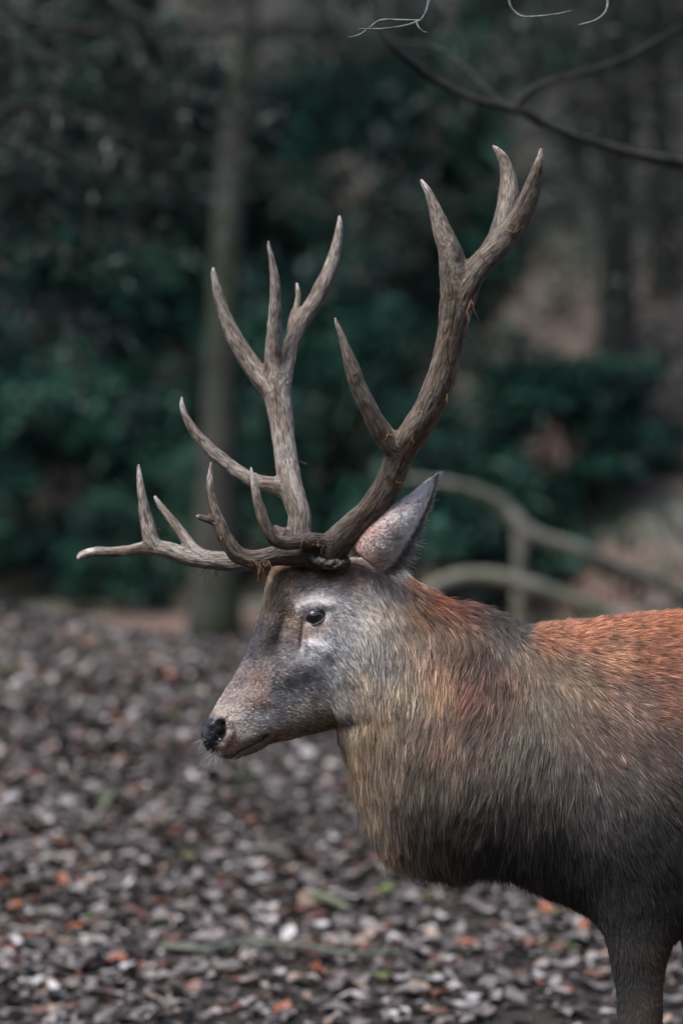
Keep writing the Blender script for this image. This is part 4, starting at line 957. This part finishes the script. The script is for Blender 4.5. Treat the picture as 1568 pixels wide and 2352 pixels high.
ovpart('upper_bough', [(bx, 2.6, 3.4), (bx - .5, 1.6, 3.25), (.55, .6, 2.95), P(1005, -190, .05), P(992, -60, .03)], [.024, .018, .012, .007, .0045], bark_dark)
ovpart('upper_bough', [(bx, 2.6, 3.1), (bx - .3, 1.4, 3.0), P(1320, -160, .2), P(1180, -60, .1)], [.022, .016, .008, .004], bark_dark)
TW = [([(992, -60, .03), (983, 10, .02), (976, 32, .02), (966, 46, .02)], [4.5, 4, 3.5, 3]), ([(966, 46, .02), (940, 56, .01), (900, 64, 0), (860, 67, 0), (824, 66, 0)], [2.8, 2.4, 2.2, 2, 1.2]),
 ([(962, 47, .02), (920, 46, .03), (870, 48, .03), (846, 66, .03), (825, 80, .03), (800, 86, .03)], [2.6, 2.4, 2.4, 2.2, 2, 1.2]), ([(956, 52, .01), (962, 64, 0), (972, 73, 0), (980, 74, 0)], [2, 2.6, 2.6, 1.2]),
 ([(1168, -30, .1), (1172, 14, .1), (1195, 36, .09), (1240, 37, .08), (1290, 30, .08), (1312, 24, .08)], [3, 2.8, 2.6, 2.4, 2, 1.2]), ([(1320, -160, .2), (1380, -60, .15), (1390, 26, .1), (1368, 46, .09), (1328, 57, .09)], [4, 3.4, 2.8, 2.4, 1.2])]
twm = noisy_mat('pale twig', (.05, .055, .05), (.20, .225, .21), 60, .6, .4, .001)
for pts, rd in TW: ovpart('twig', [P(*p_) for p_ in pts], [r_ * S for r_ in rd], twm, 7)

# ------------------------------------------------------------------ larch at the left whose drooping sprays blur across the upper left
def hanging_tree(name, base, limbs, label, seed):
    r_ = np.random.default_rng(seed); root = empty(name, base); Bv = Vector(base); tag(root, label, 'tree')
    o = tube_obj('trunk', [(0, 0, -.2), (.03, 0, 1.5), (-.03, 0, 3.2), (.05, .05, 6), (.1, .1, 9)], [.18, .14, .13, .1, .04], bark_dark, root, 16)
    for (z0, tip, sag) in limbs:
        tip = np.array(tip) - np.array(base); p0 = np.array([0, 0, z0 - base[2]]); s_ = np.linspace(0, 1, 8); lp = p0 + (tip - p0) * s_[:, None]; lp[:, 2] += sag * np.sin(s_ * math.pi); lp[1:-1] += r_.normal(0, .05, (6, 3))
        lb = tube_obj('limb', lp, np.linspace(.03, .006, 8), bark_dark, root, 8)
        Bt = Bag(); P_, D_ = [], []; ln = np.linalg.norm(tip - p0)
        for q in range(int(ln * 15)):
            u = r_.uniform(.12, 1); b0 = np.array([np.interp(u, s_, lp[:, c_]) for c_ in range(3)]); dr = np.array([r_.normal(0, .7), r_.normal(0, .7), -r_.uniform(.1, .9)]) + (tip - p0) / ln * .5; dr /= np.linalg.norm(dr); tl = r_.uniform(.2, .6)
            tp = b0 + dr * np.linspace(0, tl, 5)[:, None]; tp[:, 2] -= .25 * tl * np.linspace(0, 1, 5) ** 2; tp[1:] += r_.normal(0, .012, (4, 3)); Bt.add(*tube(tp, np.linspace(.005, .0015, 5), 5))
            nn_ = int(tl * 60); su = r_.uniform(.1, 1, nn_); P_.append(np.stack([np.interp(su, np.linspace(0, 1, 5), tp[:, c_]) for c_ in range(3)], 1)); D_.append(dr + r_.normal(0, .7, (nn_, 3)))
        tw_ = link('twigs', Bt.mesh('twigs'), bark_dark, lb); tw_['kind'] = 'stuff'
        P_, D_ = np.vstack(P_), np.vstack(D_); nn_ = len(P_); pal = np.array([(.035, .06, .045), (.05, .065, .05), (.075, .085, .07), (.07, .055, .042), (.24, .27, .24), (.025, .05, .038)])
        vv, q, c_ = leaf_cards(P_, D_, r_.uniform(.035, .085, nn_), r_.uniform(.008, .02, nn_), pal[r_.integers(0, 6, nn_)] * r_.uniform(.6, 1.2, (nn_, 1)))
        C = Bag(); C.add(vv, q, None, c_); link('needles', C.mesh('needles'), needle, lb)['kind'] = 'stuff'
    return root
def at(px, py, d): return P(px, py, d - D)
lx = gxy(-260, 13.5); hanging_tree('drooping_larch', lx, [(3.3, at(560, 60, 12.6), .25), (3.6, at(420, 200, 13.2), .2), (2.9, at(330, 330, 12.4), .2), (4.3, at(820, 40, 13.5), .3), (2.5, at(250, 520, 13), .15), (4.0, at(640, 260, 14.2), .3), (3.0, at(500, 420, 14.6), .2), (5.0, at(1000, -40, 13), .2), (3.8, at(160, 120, 11.8), .1), (2.2, at(180, 720, 14), .1)], 'larch left of the bank with drooping sparse sprays hanging across the upper left', 5)
rx = gxy(1860, 17); hanging_tree('drooping_larch', rx, [(4.6, at(1080, 120, 16), .3), (4.0, at(1200, 330, 17), .2), (5.2, at(1300, 20, 15.5), .3), (3.4, at(1380, 480, 17.5), .2), (5.6, at(1000, 260, 17), .3), (2.8, at(1420, 640, 18), .1)], 'larch right of the stag with drooping sprays above the brown slope', 9)

# ------------------------------------------------------------------ fallen dead branches behind the stag
def on_ground(pts, lift):
    return pts
g0 = gxy(1760, 20.2); b1 = empty('dead_branch', g0); tag(b1, 'long pale dead branch bent upward in the middle, above the back of the stag', 'branch')
def bp(root, name, pts, rad, m): return tube_obj(name, [np.array(p_) - np.array(root.location) for p_ in pts], rad, m, root, 10)
bp(b1, 'limb', [np.array(g0) + np.array([.25, .1, -.1]), at(1640, 1385, 19.9), at(1510, 1340, 19.6), at(1400, 1295, 19.3), at(1310, 1258, 19.1), at(1215, 1226, 19), at(1185, 1195, 19), at(1150, 1158, 19), at(1080, 1125, 18.9), at(1010, 1110, 18.8), at(930, 1098, 18.8)], [.07, .06, .054, .052, .05, .058, .052, .044, .040, .032, .018], bark_pale)
gb = gxy(1196, 19); bp(b1, 'prop', [at(1192, 1205, 19), at(1194, 1270, 19), at(1190, 1330, 19), (gb[0], gb[1], gb[2] - .1)], [.05, .045, .042, .04], bark_pale)
g1 = gxy(1480, 18.2); b2 = empty('dead_branch', g1); tag(b2, 'lower arched dead branch just above the shoulders of the stag', 'branch')
g2 = gxy(900, 18); bp(b2, 'limb', [np.array(g1) + np.array([.2, 0, -.08]), at(1400, 1415, 18.2), at(1300, 1376, 18.1), at(1200, 1342, 18), at(1110, 1322, 18), at(1030, 1332, 18), at(960, 1380, 18), (g2[0], g2[1], g2[2] - .05)], [.06, .058, .056, .055, .052, .05, .045, .04], bark_pale)
for o_ in (b1, b2): o_['group'] = 'dead branches on the slope foot'

# ------------------------------------------------------------------ sticks on the litter
def stick(pts2, r_, label, m=bark_pale):
    pts = []
    for (px_, py_) in pts2:
        lo_, hi_ = 4.5, 14.0                      # walk the view ray down to the ground
        dirv = P(px_, py_, 0) - np.array([0, -D, ZC]); dirv = dirv / dirv[1]
        for d_ in np.linspace(4.5, 14, 400):
            q = np.array([0, -D, ZC]) + dirv * d_
            if q[2] <= zt(q[0], q[1]) + .03: break
        pts.append(q + np.array([0, 0, .012]))
    root = tube_obj('fallen_stick', np.array(pts) - pts[0], [r_ * f_ for f_ in np.linspace(1, .6, len(pts))], m, None, 7)
    root.location = pts[0]; tag(root, label, 'stick', 'sticks lying on the leaf litter'); return root
mossy = noisy_mat('mossy stick bark', (.05, .06, .045), (.15, .17, .13), 30, .9, .5, .004)
stick([(372, 2182), (470, 2190), (560, 2176), (700, 2182), (800, 2200), (915, 2196)], .011, 'long thin moss green stick lying across the trodden soil', mossy)
stick([(640, 1960), (585, 1958), (545, 1964)], .014, 'short pale stick on the leaves in front of the chest of the stag')
stick([(705, 2058), (760, 2075), (800, 2096)], .016, 'stout grey stick end lying below the chest of the stag')
stick([(200, 1905), (240, 1860), (262, 1820)], .012, 'thin grey stick among rust coloured leaves on the bank')
